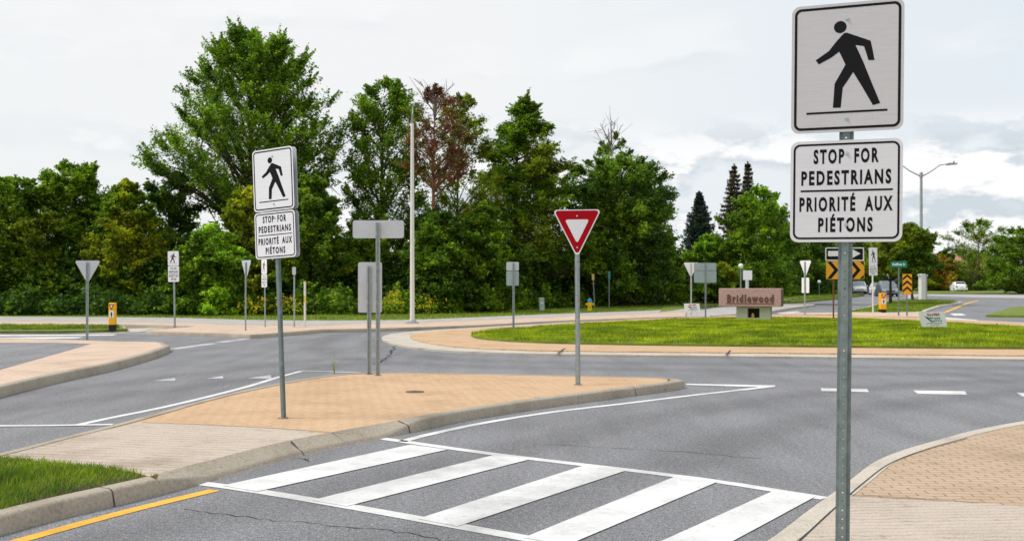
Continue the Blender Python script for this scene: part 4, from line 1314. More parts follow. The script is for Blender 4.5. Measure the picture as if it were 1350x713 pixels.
# ------------------------------------------------------------------ cars
def make_car(label, kind, paint, loc, rz, L=4.5, W=1.78, H=1.6):
    t = thing('parked_car' if kind == 'parked' else 'car', label, 'car', loc, rz)
    Wh = W / 2
    def hull(sections, mat, name, parent):
        """sections: (y, half width bottom, half width top, z bottom, z top)"""
        mb = MB(); v = []
        for y, wb, wt, zb, ztop in sections:
            zm = zb + (ztop - zb) * .55
            v += [(-wb, y, zb), (-max(wb, wt) * 1.0, y, zm), (-wt, y, ztop - .03), (-wt * .9, y, ztop), (wt * .9, y, ztop), (wt, y, ztop - .03), (max(wb, wt), y, zm), (wb, y, zb)]
        n = 8; f = []
        for i in range(len(sections) - 1):
            for k in range(n): f.append((i*n + k, i*n + (k+1) % n, (i+1)*n + (k+1) % n, (i+1)*n + k))
        f += [tuple(range(n)), tuple(range((len(sections)-1)*n, len(sections)*n))]
        mb.add(v, f); return mb.build(name, mat, parent, True)
    hb = H * .57
    body = hull([(-L/2, Wh*.78, Wh*.72, .32, .62), (-L/2 + .12, Wh*.92, Wh*.86, .24, .74), (-L/2 + .5, Wh*.97, Wh*.90, .2, hb*.92), (-L/2 + 1.15, Wh, Wh*.94, .2, hb), (0, Wh, Wh*.95, .2, hb), (L/2 - .6, Wh, Wh*.94, .2, hb), (L/2 - .12, Wh*.94, Wh*.88, .26, hb*.96), (L/2, Wh*.84, Wh*.8, .34, hb*.8)], paint, 'body', t)
    hull([(-L/2 + 1.0, Wh*.90, Wh*.86, hb - .04, hb + .02), (-L/2 + 1.75, Wh*.92, Wh*.72, hb - .04, H), (L/2 - 1.3, Wh*.92, Wh*.72, hb - .04, H), (L/2 - .32, Wh*.90, Wh*.74, hb - .04, hb + .12)], paint, 'cabin', t)
    def quad(name, q, mat, parent):
        mb = MB(); mb.add(q, [(0, 1, 2, 3)]); return mb.build(name, mat, parent)
    yA, yB = -L/2 + 1.03, -L/2 + 1.74
    quad('windscreen', [(-Wh*.80, yA + .02, hb + .05), (Wh*.80, yA + .02, hb + .05), (Wh*.64, yB - .05, H - .04), (-Wh*.64, yB - .05, H - .04)], M['glass'], t)
    o = t.children[-1]; 
    for v in o.data.vertices: v.co.y -= .03; v.co.z += .02
    quad('rear_window', [(-Wh*.74, L/2 - .40, hb + .16), (Wh*.74, L/2 - .40, hb + .16), (Wh*.64, L/2 - 1.18, H - .06), (-Wh*.64, L/2 - 1.18, H - .06)], M['rear_glass'], t)
    for v in t.children[-1].data.vertices: v.co.y += .06; v.co.z += .03
    for sg in (-1, 1):
        quad('side_window', [(sg*Wh*.925, yA + .45, hb + .03), (sg*Wh*.925, L/2 - .9, hb + .03), (sg*Wh*.765, L/2 - 1.35, H - .10), (sg*Wh*.765, yB + .12, H - .10)], M['glass'], t)
        mb = MB(); mb.prism([(sg*Wh*.52, .60), (sg*Wh*.88, .62), (sg*Wh*.90, .76), (sg*Wh*.60, .71)], -L/2 - .015, -L/2 + .3); mb.build('headlight', M['lamp'], t)
        mb = MB(); mb.prism([(sg*Wh*.60, .66), (sg*Wh*.86, .66), (sg*Wh*.84, .86), (sg*Wh*.66, .84)], L/2 - .3, L/2 + .012); mb.build('tail_light', M['tail'], t)
        mb = MB(); mb.box(min(sg*Wh*1.0, sg*Wh*1.16), max(sg*Wh*1.0, sg*Wh*1.16), yA + .35, yA + .5, hb + .02, hb + .16, bev=.02); mb.build('mirror', paint, t)
        for y in (-L/2 + .88, L/2 - .85):
            mb = MB(); mb.tube([(sg*(Wh - .20), y, .32), (sg*(Wh + .015), y, .32)], .32, 20); w = mb.build('wheel', M['rubber'], t, True)
            mb = MB(); mb.tube([(sg*(Wh + .016), y, .32), (sg*(Wh + .022), y, .32)], .2, 14); mb.build('rim', M['rim'], w)
    mb = MB(); mb.box(-Wh*.5, Wh*.5, -L/2 - .02, -L/2 + .1, .52, .64, bev=.02); mb.build('grille', M['black'], t)
    mb = MB(); mb.box(-Wh*.8, Wh*.8, -L/2 - .01, -L/2 + .2, .26, .40, bev=.03); mb.build('bumper', M['rubber'], t)
    mb = MB(); mb.box(-.26, .26, L/2 + .0, L/2 + .02, .62, .76); mb.build('licence_plate', M['white'], t)
    return t


P_SIL = simple('silver car paint', (.62, .64, .66), .25, .3, .03, 2, 0, .6)
P_GRY = simple('charcoal car paint', (.22, .24, .27), .25, .4, .03, 2, 0, .6)
P_WHT = simple('white car paint', (.75, .76, .78), .25, 0, .03, 2, 0, .6)


def road_pos(px, D, dz=.0):
    return Vector(((px - MID) / FOC * D, D, zt(D) + dz))


make_car('silver hatchback coming towards us on the exit road', 'driving', P_SIL, road_pos(1132, 128), R(-14))
make_car('charcoal sport utility car nose-on behind the yellow bollard', 'driving', P_GRY, road_pos(1169, 112), R(-10), 4.6, 1.85, 1.7)
make_car('pale car half hidden behind the charcoal one', 'driving', P_WHT, road_pos(1157.5, 122), R(-12), 4.3, 1.75, 1.45)
make_car('white car seen from behind on the cross street at far right', 'driving', P_WHT, road_pos(1263.5, 150), R(168), 4.5, 1.78, 1.5)


# ------------------------------------------------------------------ plants
def unit(v): return v / np.maximum(np.linalg.norm(v, axis=1, keepdims=True), 1e-9)


def leaf_quads(C, size, flat_=.5, aspect=.6, droop=0.0, rng=None):
    """one pointed quad per leaf or leaf cluster"""
    N = len(C); g = rng
    u = g.normal(size=(N, 3)); u[:, 2] *= flat_; u[:, 2] -= droop; u = unit(u)
    w = g.normal(size=(N, 3)); w[:, 2] *= flat_; w -= (w * u).sum(1, keepdims=True) * u; w = unit(w)
    L = (size * g.uniform(.55, 1.25, N))[:, None]
    nrm = np.cross(u, w)
    bend = nrm * L * g.uniform(-.18, .18, N)[:, None]
    v = np.stack([C - u * L * .5 + bend, C + w * L * aspect * .5, C + u * L * .5 + bend, C - w * L * aspect * .5], 1)
    return v.reshape(-1, 3)


def profile(kind, t):
    """crown radius 0..1 at height fraction t of the crown"""
    if kind == 'maple': return np.interp(t, [0, .1, .3, .5, .7, .85, .95, 1], [.55, .85, 1.0, .95, .76, .52, .28, .08])
    if kind == 'dome': return np.interp(t, [0, .1, .35, .6, .8, .92, 1], [.8, .97, 1.0, .97, .82, .58, .2])
    if kind == 'round': return np.interp(t, [0, .15, .35, .6, .8, .93, 1], [.7, .95, 1.0, .92, .70, .40, .12])
    if kind == 'column': return np.interp(t, [0, .2, .5, .8, .92, 1], [.7, .95, 1.0, .72, .42, .12])
    if kind == 'cone': return np.interp(t, [0, .12, .5, .8, 1], [.85, 1.0, .66, .34, .06])
    if kind == 'mound': return np.interp(t, [0, .3, .6, .85, 1], [1.0, .98, .85, .55, .15])
    return np.interp(t, [0, .3, .7, 1], [.8, 1, .8, .2])


def tree(name, label, cat, px, D, top, base, half, kind='maple', leaf='lf_mid', bark='bark', limbs=34, per=12, leaves=34, size=.26,
         rise=.45, flat_=.55, trunk=.22, seed=1, group=None, depth=1.0, spread=.34, dz=.1, bare=0, droop=0.0, skew=0.0, core=.25, wood=True, second=None):
    """tapered trunk with limbs; leaves grow on sprays along the limbs. top/base: sight lines of crown top and bottom"""
    g = np.random.default_rng(seed); s = D / FOC; zg = zt(D) + dz
    loc = Vector(((px - MID) * s, D, zg))
    ztop = EYE + (HOR - top) * s - zg; zb = max(EYE + (HOR - base) * s - zg, .05); rad = half * s; ch = ztop - zb
    size *= .66; leaves = int(leaves * 1.75); per = int(per * 1.4); spread *= 1.2
    t = thing(name, label, cat, loc, 0, group)
    ph = g.uniform(0, 6.28, 6)
    def rmod(phi, q): return 1 + .16 * np.sin(2 * phi + ph[0] + 3 * q) + .13 * np.sin(3 * phi + ph[1] - 5 * q) + .10 * np.sin(9 * q + ph[2])
    tt = np.clip(np.linspace(.03, .98, limbs) + g.normal(0, .03, limbs), .02, .985)
    phi = (np.arange(limbs) * 2.39996 + g.normal(0, .35, limbs))
    rr = profile(kind, tt) * rad * rmod(phi, tt) * g.uniform(.72, 1.02, limbs)
    tipz = zb + tt * ch
    tips = np.stack([rr * np.cos(phi) + skew * s * tt, rr * np.sin(phi) * depth, tipz], 1)
    rootz = np.maximum(tipz - rise * rr - .10 * ch * (1 - tt), zb * .75 * np.ones(limbs))
    rootz = np.minimum(rootz, ztop * .95)
    sway = g.normal(0, .02, 2) * ztop
    axis = lambda z: np.stack([sway[0] * np.sin(3 * z / ztop) + skew * s * np.clip((z - zb) / ch, 0, 1), sway[1] * np.sin(2.4 * z / ztop), z], 1)
    roots = axis(rootz)
    C = []
    for i in range(limbs):
        m = per; q = g.uniform(.28, 1.0, m) ** .8
        P0 = roots[i] + (tips[i] - roots[i]) * q[:, None]
        P0[:, 2] += .12 * rr[i] * np.sin(np.pi * q)
        d = unit((tips[i] - roots[i])[None])[0]
        dirs = unit(d[None] * .9 + g.normal(size=(m, 3)) * np.array([.75, .75, .45]) + np.array([0, 0, rise * .35 - droop]))
        ln = spread * rad * profile(kind, tt[i:i+1])[0] ** .5 * g.uniform(.55, 1.15, m) * (1.15 - .35 * q)
        ln = np.maximum(ln, size * 1.6)
        k = leaves
        f = g.uniform(0, 1, (m, k)) ** .75
        pos = P0[:, None] + dirs[:, None] * (ln[:, None] * f)[..., None]
        th = (ln[:, None, None] * .125 * (1.15 - .85 * f[..., None]) + size * .25) * g.normal(size=(m, k, 3)) * np.array([1, 1, .62])
        pos = pos + th; pos[..., 2] -= droop * (f * ln[:, None]) * .6
        C.append(pos.reshape(-1, 3))
        # feathery shoots beyond the limb's end
        ns = 5; kk = int(leaves * .8)
        ds = unit(d[None] + g.normal(size=(ns, 3)) * np.array([.5, .5, .3]) + np.array([0, 0, rise * .9 - droop]))
        ls = np.maximum(.24 * rad * g.uniform(.5, 1.2, ns), size * 3); f = g.uniform(0, 1, (ns, kk))
        sp = tips[i] + ds[:, None] * (ls[:, None] * (f - .2))[..., None] + (size * .55 * (1.15 - f))[..., None] * g.normal(size=(ns, kk, 3))
        C.append(sp.reshape(-1, 3))
    # filling inside the crown so the heart is dense
    nc = int(limbs * per * leaves * core)
    if nc:
        q = g.uniform(.02, .9, nc); a = g.uniform(0, 6.28, nc); r_ = profile(kind, q) * rad * .62 * np.sqrt(g.uniform(0, 1, nc))
        cl = .5 + .5 * np.sin(5 * a + 9 * q + ph[3])
        C.append(np.stack([r_ * np.cos(a) + skew * s * q, r_ * np.sin(a) * depth, zb + q * ch], 1)[cl > .25])
    C = np.concatenate(C)
    C = C[C[:, 2] > .05]
    if second:
        msk = (np.sin(C[:, 0] * 1.1 + ph[4]) + np.sin(C[:, 2] * 1.3 + ph[5]) + g.normal(0, .5, len(C))) > second[1]
        raw_mesh('crown', leaf_quads(C[~msk], size, flat_, .62, droop, g), 4, M[leaf], t)
        raw_mesh('tinted_foliage', leaf_quads(C[msk], size, flat_, .62, droop, g), 4, M[second[0]], t)
    else:
        raw_mesh('crown', leaf_quads(C, size, flat_, .62, droop, g), 4, M[leaf], t)
    if wood:
        mb = MB(); zs = np.linspace(-.2, ztop * .93, 9); A = axis(zs)
        mb.tube(A.tolist(), [trunk * (1.25 if k == 0 else 1) * max(1 - .92 * (max(z, 0) / (ztop * .93)), .06) for k, z in enumerate(zs)], 8)
        for i in range(limbs):
            a, b = roots[i], tips[i]; mid = (a + b) / 2 + np.array([0, 0, .07 * rr[i]])
            r0 = trunk * .42 * (1 - .6 * tt[i])
            mb.tube([a.tolist(), mid.tolist(), (a + (b - a) * .97).tolist()], [r0, r0 * .6, r0 * .18], 5, cap=False)
            for j in range(2):
                q = g.uniform(.4, .8); p = a + (b - a) * q; e = p + g.normal(size=3) * rr[i] * .2 + np.array([0, 0, .12 * rr[i]])
                mb.tube([p.tolist(), e.tolist()], [r0 * .4, r0 * .1], 4, cap=False)
        mb.build('trunk', M[bark], t, True)
    if bare:
        mb = MB()
        for i in range(bare):
            a = axis(np.array([ztop * g.uniform(.86, .95)]))[0]; d = np.array([g.normal(0, .35), g.normal(0, .3), 1.0]); d /= np.linalg.norm(d)
            l = max(ch * g.uniform(.14, .34), 1.3); e = a + d * l
            mb.tube([a.tolist(), ((a + e) / 2 + g.normal(size=3) * .1).tolist(), e.tolist()], [.045, .03, .012], 5, cap=False)
            for j in range(6):
                p = a + (e - a) * g.uniform(.3, .95); f = p + (d + g.normal(size=3) * .7) * l * g.uniform(.15, .35)
                mb.tube([p.tolist(), f.tolist()], [.02, .008], 4, cap=False)
        mb.build('bare_twigs', M['bark_grey'], t)
    return t


def spruce(label, px, D, top, base, half, leaf='lf_spruce', seed=1, group=None, levels=22, gap=.0):
    levels = int(levels * 1.25)
    g = np.random.default_rng(seed); s = D / FOC; zg = zt(D) + .1
    loc = Vector(((px - MID) * s, D, zg)); ztop = EYE + (HOR - top) * s - zg; zb = EYE + (HOR - base) * s - zg; rad = half * s
    t = thing('spruce_tree', label, 'spruce', loc, 0, group)
    mb = MB(); mb.tube([(0, 0, -.2), (0, 0, ztop * .5), (0, 0, ztop * .985)], [.24, .14, .02], 8)
    C = []; S = []
    for k in range(levels):
        q = (k + .3) / levels; z = zb + (ztop - zb) * q ** .92; r = rad * (1 - q) ** .8 + .16
        for j in range(11 if q < .8 else 7):
            a = 2 * math.pi * (j + g.uniform(-.35, .35)) / 10; rl = r * g.uniform(.6, 1.12)
            n = int(40 + 90 * rl / max(rad, .1)); f = g.uniform(.08, 1, n) ** .8
            zc = z - .42 * rl * f + .30 * rl * f ** 3 + g.normal(0, .04, n)
            wid = .16 * rl * (1.05 - f) + .05
            pos = np.stack([np.cos(a) * rl * f, np.sin(a) * rl * f, zc], 1)
            pos += np.stack([-math.sin(a) * g.normal(0, 1, n) * wid, math.cos(a) * g.normal(0, 1, n) * wid, -np.abs(g.normal(0, .10, n))], 1)
            C.append(pos)
            mb.tube([(0, 0, z), (math.cos(a) * rl * .55, math.sin(a) * rl * .55, z - .2 * rl), (math.cos(a) * rl * .95, math.sin(a) * rl * .95, z - .14 * rl)], [.03, .02, .006], 4, cap=False)
    n = 60; C.append(np.stack([g.normal(0, .05, n), g.normal(0, .05, n), g.uniform(ztop * .94, ztop, n)], 1))
    C = np.concatenate(C)
    mb.build('trunk', M['bark'], t)
    raw_mesh('crown', leaf_quads(C, .26, .45, .34, .5, g), 4, M[leaf], t)
    return t


WOOD = 'trees along the far edge of the junction'
# tall trees
tree('maple_tree', 'tallest broad maple in the wood, rising behind the leaning crossing sign', 'tree', 336, 62, 40, 285, 118, 'maple', 'lf_maple', limbs=96, per=14, leaves=36, size=.25, rise=.85, trunk=.36, seed=21, depth=.85, spread=.28, core=.05, group=WOOD)
tree('poplar_tree', 'tall slender green tree between the maple and the red-leaved tree', 'tree', 508, 64, 106, 345, 64, 'column', 'lf_mid', limbs=56, per=11, leaves=30, size=.26, rise=.95, trunk=.24, seed=22, spread=.42, core=.04, group=WOOD)
tree('dying_tree', 'thin dark red-leaved tree with bare twigs at its top', 'tree', 574, 60, 118, 240, 46, 'round', 'lf_red', 'bark_red', limbs=32, per=7, leaves=17, size=.22, rise=.5, trunk=.19, seed=23, spread=.46, core=.03, bare=14, group=WOOD, second=('lf_olive', .75))
tree('airy_tree', 'thin airy tree with see-through foliage right of the red-leaved one', 'tree', 610, 66, 128, 320, 50, 'column', 'lf_olive', limbs=44, per=8, leaves=23, size=.25, rise=.7, trunk=.15, seed=24, spread=.46, core=.02, group=WOOD)
tree('layered_tree', 'dense tree with tiered boughs behind the two small stacked plates', 'tree', 692, 70, 132, 372, 92, 'cone', 'lf_mid', limbs=92, per=14, leaves=36, size=.27, rise=.12, trunk=.3, seed=25, spread=.34, core=.12, flat_=.4, group=WOOD, second=('lf_olive', .4))
tree('round_tree', 'big round-crowned dark tree behind the red yield sign', 'tree', 818, 74, 214, 402, 84, 'dome', 'lf_mid', limbs=92, per=14, leaves=42, size=.28, rise=.4, trunk=.32, seed=26, spread=.32, core=.18, bare=0, group=WOOD, second=('lf_dark', .1))
tree('bare_topped_tree', 'spindly tree with bare twigs poking above the round-crowned tree', 'tree', 797, 80, 178, 300, 36, 'column', 'lf_mid', limbs=24, per=6, leaves=24, size=.26, rise=.8, trunk=.16, seed=27, spread=.42, core=.03, bare=9, group=WOOD, skew=12)
# left mass
tree('linden_tree', 'bright green bushy tree at the left edge above the white-backed yield sign', 'tree', 98, 58, 219, 425, 74, 'mound', 'lf_mid', limbs=70, per=13, leaves=38, size=.28, rise=.4, trunk=.24, seed=31, spread=.34, core=.15, group=WOOD, second=('lf_bright', .9))
tree('yellowing_tree', 'yellowing bushy tree between the left-edge tree and the maple', 'tree', 166, 56.5, 243, 425, 54, 'mound', 'lf_yellow', limbs=52, per=12, leaves=36, size=.25, rise=.5, trunk=.2, seed=32, spread=.36, core=.2, group=WOOD, second=('lf_mid', -.1))
tree('dark_shrub_tree', 'dark shrubby tree under the left boughs of the maple', 'tree', 222, 60, 222, 420, 52, 'column', 'lf_dark', limbs=44, per=10, leaves=28, size=.27, rise=.5, trunk=.2, seed=33, spread=.36, core=.08, group=WOOD, second=('lf_mid', .3))
tree('vine_bush', 'bright vine-draped bush just right of the distant crossing sign', 'bush', 277, 53.2, 298, 424, 50, 'mound', 'lf_bright', limbs=46, per=13, leaves=36, size=.24, rise=.1, trunk=.12, seed=34, spread=.34, core=.35, droop=.45, group=WOOD, second=('lf_mid', .2))
tree('shrub_tree', 'yellow-green shrubby tree behind the leaning sign panels', 'tree', 330, 57, 247, 420, 50, 'mound', 'lf_olive', limbs=50, per=12, leaves=34, size=.26, rise=.5, trunk=.18, seed=35, spread=.36, core=.3, group=WOOD, second=('lf_yellow', .5))
tree('shrub_tree', 'dense dark-based shrubby tree right of the leaning sign panels', 'tree', 410, 57, 238, 420, 54, 'mound', 'lf_mid', limbs=56, per=12, leaves=36, size=.26, rise=.45, trunk=.2, seed=36, spread=.36, core=.35, group=WOOD, second=('lf_yellow', .7))
tree('shrub_tree', 'low dark shrubby tree behind the pair of blank sign backs', 'tree', 480, 58, 298, 420, 52, 'mound', 'lf_dark', limbs=46, per=12, leaves=34, size=.26, rise=.4, trunk=.16, seed=37, spread=.36, core=.35, group=WOOD, second=('lf_mid', .2))
tree('shrub_tree', 'mid-green shrubby tree just right of the cream lamp pole', 'tree', 580, 57.5, 282, 418, 50, 'mound', 'lf_mid', limbs=48, per=12, leaves=34, size=.26, rise=.4, trunk=.16, seed=38, spread=.36, core=.35, group=WOOD, second=('lf_dark', .2))
tree('shrub_tree', 'leafy shrubby tree left of the two stacked plates, below the airy tree', 'tree', 640, 59, 270, 416, 44, 'mound', 'lf_mid', limbs=42, per=12, leaves=34, size=.26, rise=.4, trunk=.16, seed=39, spread=.36, core=.35, group=WOOD)
tree('shrub_tree', 'dark rounded shrub behind the hydrant and its stakes', 'bush', 790, 79, 330, 410, 58, 'mound', 'lf_dark', limbs=40, per=12, leaves=34, size=.28, rise=.4, trunk=.14, seed=40, spread=.36, core=.4, group=WOOD)
tree('shrub_tree', 'olive shrubby tree at the far left of the wood, cut by the picture edge', 'tree', 20, 56, 232, 425, 60, 'mound', 'lf_mid', limbs=50, per=12, leaves=34, size=.28, rise=.4, trunk=.2, seed=41, spread=.36, core=.3, group=WOOD, second=('lf_olive', .4))
tree('shrub_tree', 'tall shrubby tree beyond the left picture edge', 'tree', -90, 56, 215, 425, 75, 'mound', 'lf_mid', limbs=40, per=10, leaves=30, size=.3, rise=.4, trunk=.2, seed=42, spread=.36, core=.3, group=WOOD)
# right side
RIGHT = 'trees beyond the exit road'
spruce('single blue-green spruce standing alone left of the spruce pair', 922, 92, 252, 350, 31, 'lf_spruce', 51, RIGHT)
spruce('taller spruce of a close pair behind the leafy young tree', 968, 94, 216, 400, 37, 'lf_spruce_brown', 52, RIGHT, 26)
spruce('slimmer spruce at the right of the close pair', 986, 97, 213, 395, 24, 'lf_spruce_brown', 53, RIGHT, 26)
tree('young_tree', 'fresh green leafy tree behind the granite block', 'tree', 1000, 80, 250, 386, 56, 'maple', 'lf_maple', limbs=60, per=12, leaves=34, size=.27, rise=.6, trunk=.2, seed=54, spread=.34, core=.25, group=RIGHT, second=('lf_bright', .8))
tree('sapling_tree', 'bright light-green young tree below the lone spruce', 'tree', 936, 82, 312, 395, 34, 'maple', 'lf_bright', limbs=36, per=10, leaves=32, size=.27, rise=.5, trunk=.12, seed=55, spread=.36, core=.25, group=RIGHT, second=('lf_mid', .3))
tree('sapling_tree', 'pale yellow-green shrub behind the white-backed yield sign', 'bush', 897, 84, 338, 396, 34, 'mound', 'lf_olive', limbs=36, per=10, leaves=32, size=.28, rise=.4, trunk=.1, seed=56, spread=.36, core=.35, group=RIGHT, second=('lf_bright', .2))
tree('sapling_tree', 'yellow-flecked shrub behind the square two-plate sign', 'bush', 948, 78, 350, 397, 28, 'mound', 'lf_yellow', limbs=32, per=10, leaves=30, size=.26, rise=.4, trunk=.1, seed=57, spread=.36, core=.35, group=RIGHT, second=('lf_mid', -.2))
tree('shade_tree', 'dark leafy tree behind the lower left of the close sign', 'tree', 1054, 116, 292, 372, 46, 'round', 'lf_mid', limbs=46, per=11, leaves=32, size=.32, rise=.4, trunk=.22, seed=58, spread=.36, core=.35, group=RIGHT, second=('lf_dark', .3))
tree('shade_tree', 'dark leafy tree behind the amber chevron board', 'tree', 1112, 146, 292, 374, 50, 'round', 'lf_mid', limbs=46, per=11, leaves=32, size=.34, rise=.4, trunk=.22, seed=59, spread=.36, core=.35, group=RIGHT, second=('lf_dark', .2))
tree('street_tree', 'olive street tree on the right splitter behind the green name plate', 'tree', 1174, 78, 299, 361, 44, 'round', 'lf_olive', limbs=58, per=12, leaves=32, size=.28, rise=.45, trunk=.13, seed=60, spread=.34, core=.3, group=RIGHT, skew=22, second=('lf_mid', .5))
tree('street_tree', 'dark street tree whose slim trunk stands behind the striped plate', 'tree', 1203, 97, 326, 366, 30, 'round', 'lf_dark', limbs=36, per=11, leaves=30, size=.28, rise=.4, trunk=.13, seed=61, spread=.36, core=.3, group=RIGHT)
tree('rusty_bush', 'rust-tinged bush below the salmon house roof', 'bush', 1236, 162, 338, 382, 30, 'mound', 'lf_rust', limbs=36, per=11, leaves=30, size=.34, rise=.4, trunk=.14, seed=62, spread=.36, core=.4, group=RIGHT, second=('lf_olive', .2))
tree('garden_tree', 'small dark round tree against the sky above the salmon roof', 'tree', 1246, 170, 330, 380, 18, 'round', 'lf_dark', limbs=30, per=10, leaves=30, size=.36, rise=.4, trunk=.2, seed=63, spread=.4, core=.3, group=RIGHT)
tree('garden_tree', 'airy grey-green tree at the far right edge', 'tree', 1290, 168, 292, 375, 42, 'round', 'lf_olive', limbs=46, per=9, leaves=26, size=.32, rise=.5, trunk=.2, seed=64, spread=.38, core=.12, group=RIGHT, second=('lf_mid', .0))
tree('garden_tree', 'dark tree behind the white car at the far right', 'tree', 1276, 185, 332, 382, 44, 'mound', 'lf_dark', limbs=44, per=11, leaves=30, size=.42, rise=.4, trunk=.2, seed=65, spread=.38, core=.4, group=RIGHT)
tree('garden_tree', 'green tree beyond the right picture edge', 'tree', 1345, 128, 305, 386, 46, 'round', 'lf_mid', limbs=44, per=10, leaves=30, size=.36, rise=.4, trunk=.2, seed=66, spread=.38, core=.35, group=RIGHT)
# clipped hedge far off on the bank
D = 132; s = D / FOC; zg = zt(D) + .1
g = np.random.default_rng(70); n = 5200
C = np.stack([g.uniform(-27 * s, 27 * s, n), g.uniform(-.9, .9, n), g.uniform(0, 1.9, n)], 1)
t = thing('clipped_hedge', 'dark clipped hedge on the bank behind the boulders', 'hedge', Vector(((1068 - MID) * s, D, zg)), R(-6))
raw_mesh('foliage', leaf_quads(C, .34, .8, .6, 0, g), 4, M['lf_dark'], t)

# understory: low plants nobody could count
def mass(name, pts, n, size, leaf, hfun, seed, wid=1.6, droop=0.0):
    g = np.random.default_rng(seed)
    P = [Vector((p[0], p[1])) for p in pts]
    seg = [(P[i+1] - P[i]).length for i in range(len(P) - 1)]; tot = sum(seg); cum = np.concatenate([[0], np.cumsum(seg)])
    u = g.uniform(0, tot, n); X = np.interp(u, cum, [p.x for p in P]); Y = np.interp(u, cum, [p.y for p in P])
    hmax = hfun(u) * (1 + .25 * np.sin(u * 1.7 + 1.2) + .2 * np.sin(u * 4.1) + .12 * np.sin(u * 9.3))
    f = g.uniform(0, 1, n); dpt = g.uniform(-1, 1, n)
    Z = hmax * f * np.sqrt(np.maximum(1 - dpt ** 2 * .75, .05)); Y = Y + dpt * wid + .25 * np.sin(u * 3)
    Z = Z + np.array([zt(y) for y in Y]) + .1
    o = raw_mesh(name, leaf_quads(np.stack([X, Y, Z], 1), size, .6, .6, droop, g), 4, M[leaf])
    return tag(o, None, None, None, 'stuff')


front = [road_pos(x, d) for x, d in ((-160, 53.5), (75, 53.5), (250, 54), (400, 54.5), (440, 54.5))]
mass('undergrowth', front, 20000, .24, 'lf_dark', lambda u: 1.15 + 0 * u, 81, 1.5)  # dark leaf colour stands in for shade under the overhanging trees
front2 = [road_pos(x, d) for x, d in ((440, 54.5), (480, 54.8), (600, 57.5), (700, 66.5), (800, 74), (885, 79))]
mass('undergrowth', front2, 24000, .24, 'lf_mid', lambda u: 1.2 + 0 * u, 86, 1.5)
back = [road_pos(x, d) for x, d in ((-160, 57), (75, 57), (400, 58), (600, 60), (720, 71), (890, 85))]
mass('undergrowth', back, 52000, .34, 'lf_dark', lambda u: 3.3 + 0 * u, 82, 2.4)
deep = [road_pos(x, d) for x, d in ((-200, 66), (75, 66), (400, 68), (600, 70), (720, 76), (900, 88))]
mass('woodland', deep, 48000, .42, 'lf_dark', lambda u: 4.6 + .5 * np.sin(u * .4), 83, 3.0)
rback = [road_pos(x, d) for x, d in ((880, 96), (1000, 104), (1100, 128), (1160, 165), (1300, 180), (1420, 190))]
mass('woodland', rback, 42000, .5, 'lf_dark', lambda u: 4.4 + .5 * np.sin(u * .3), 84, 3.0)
rfront = [road_pos(x, d) for x, d in ((880, 83), (915, 85), (950, 87), (972, 90))]
mass('undergrowth', rfront, 9000, .26, 'lf_yellow', lambda u: 1.3 + 0 * u, 85, 1.0)


def goldenrod(px, D, n, w, h, label, seed):
    g = np.random.default_rng(seed); s = D / FOC
    t = thing('goldenrod', label, 'flowers', road_pos(px, D, .1), 0, 'flowering goldenrod clumps')
    a = g.normal(0, w, (n, 2)); z = g.uniform(.45, 1, n) * h
    mb = MB()
    for i in range(0, n, 5): mb.tube([(a[i, 0] * .6, a[i, 1] * .6, 0), (a[i, 0], a[i, 1], z[i])], .008, 4, cap=False)
    mb.build('stem', M['lf_olive'], t)
    raw_mesh('bloom', leaf_quads(np.repeat(np.stack([a[:, 0], a[:, 1] - .3, z], 1), 4, 0) + g.normal(0, .06, (n * 4, 3)), .12, .8, .7, 0, g), 4, M['lf_gold'], t)
    lf = np.repeat(np.stack([a[:, 0], a[:, 1], z * .6], 1), 8, 0) + g.normal(0, .16, (n * 8, 3)); lf[:, 2] = np.abs(lf[:, 2])
    raw_mesh('foliage', leaf_quads(lf, .16, .6, .4, 0, g), 4, M['lf_yellow'], t)


goldenrod(513, 52.4, 26, .42, 1.25, 'goldenrod clump in bloom right of the pair of sign backs', 91)
goldenrod(569, 53.5, 16, .35, .95, 'small goldenrod clump right of the cream pole', 92)
goldenrod(330, 52, 22, .5, 1.0, 'sparse goldenrod clump behind the narrow turned yield sign', 93)
goldenrod(382, 52, 24, .5, 1.0, 'sparse goldenrod clump behind the thin plate-topped post', 94)

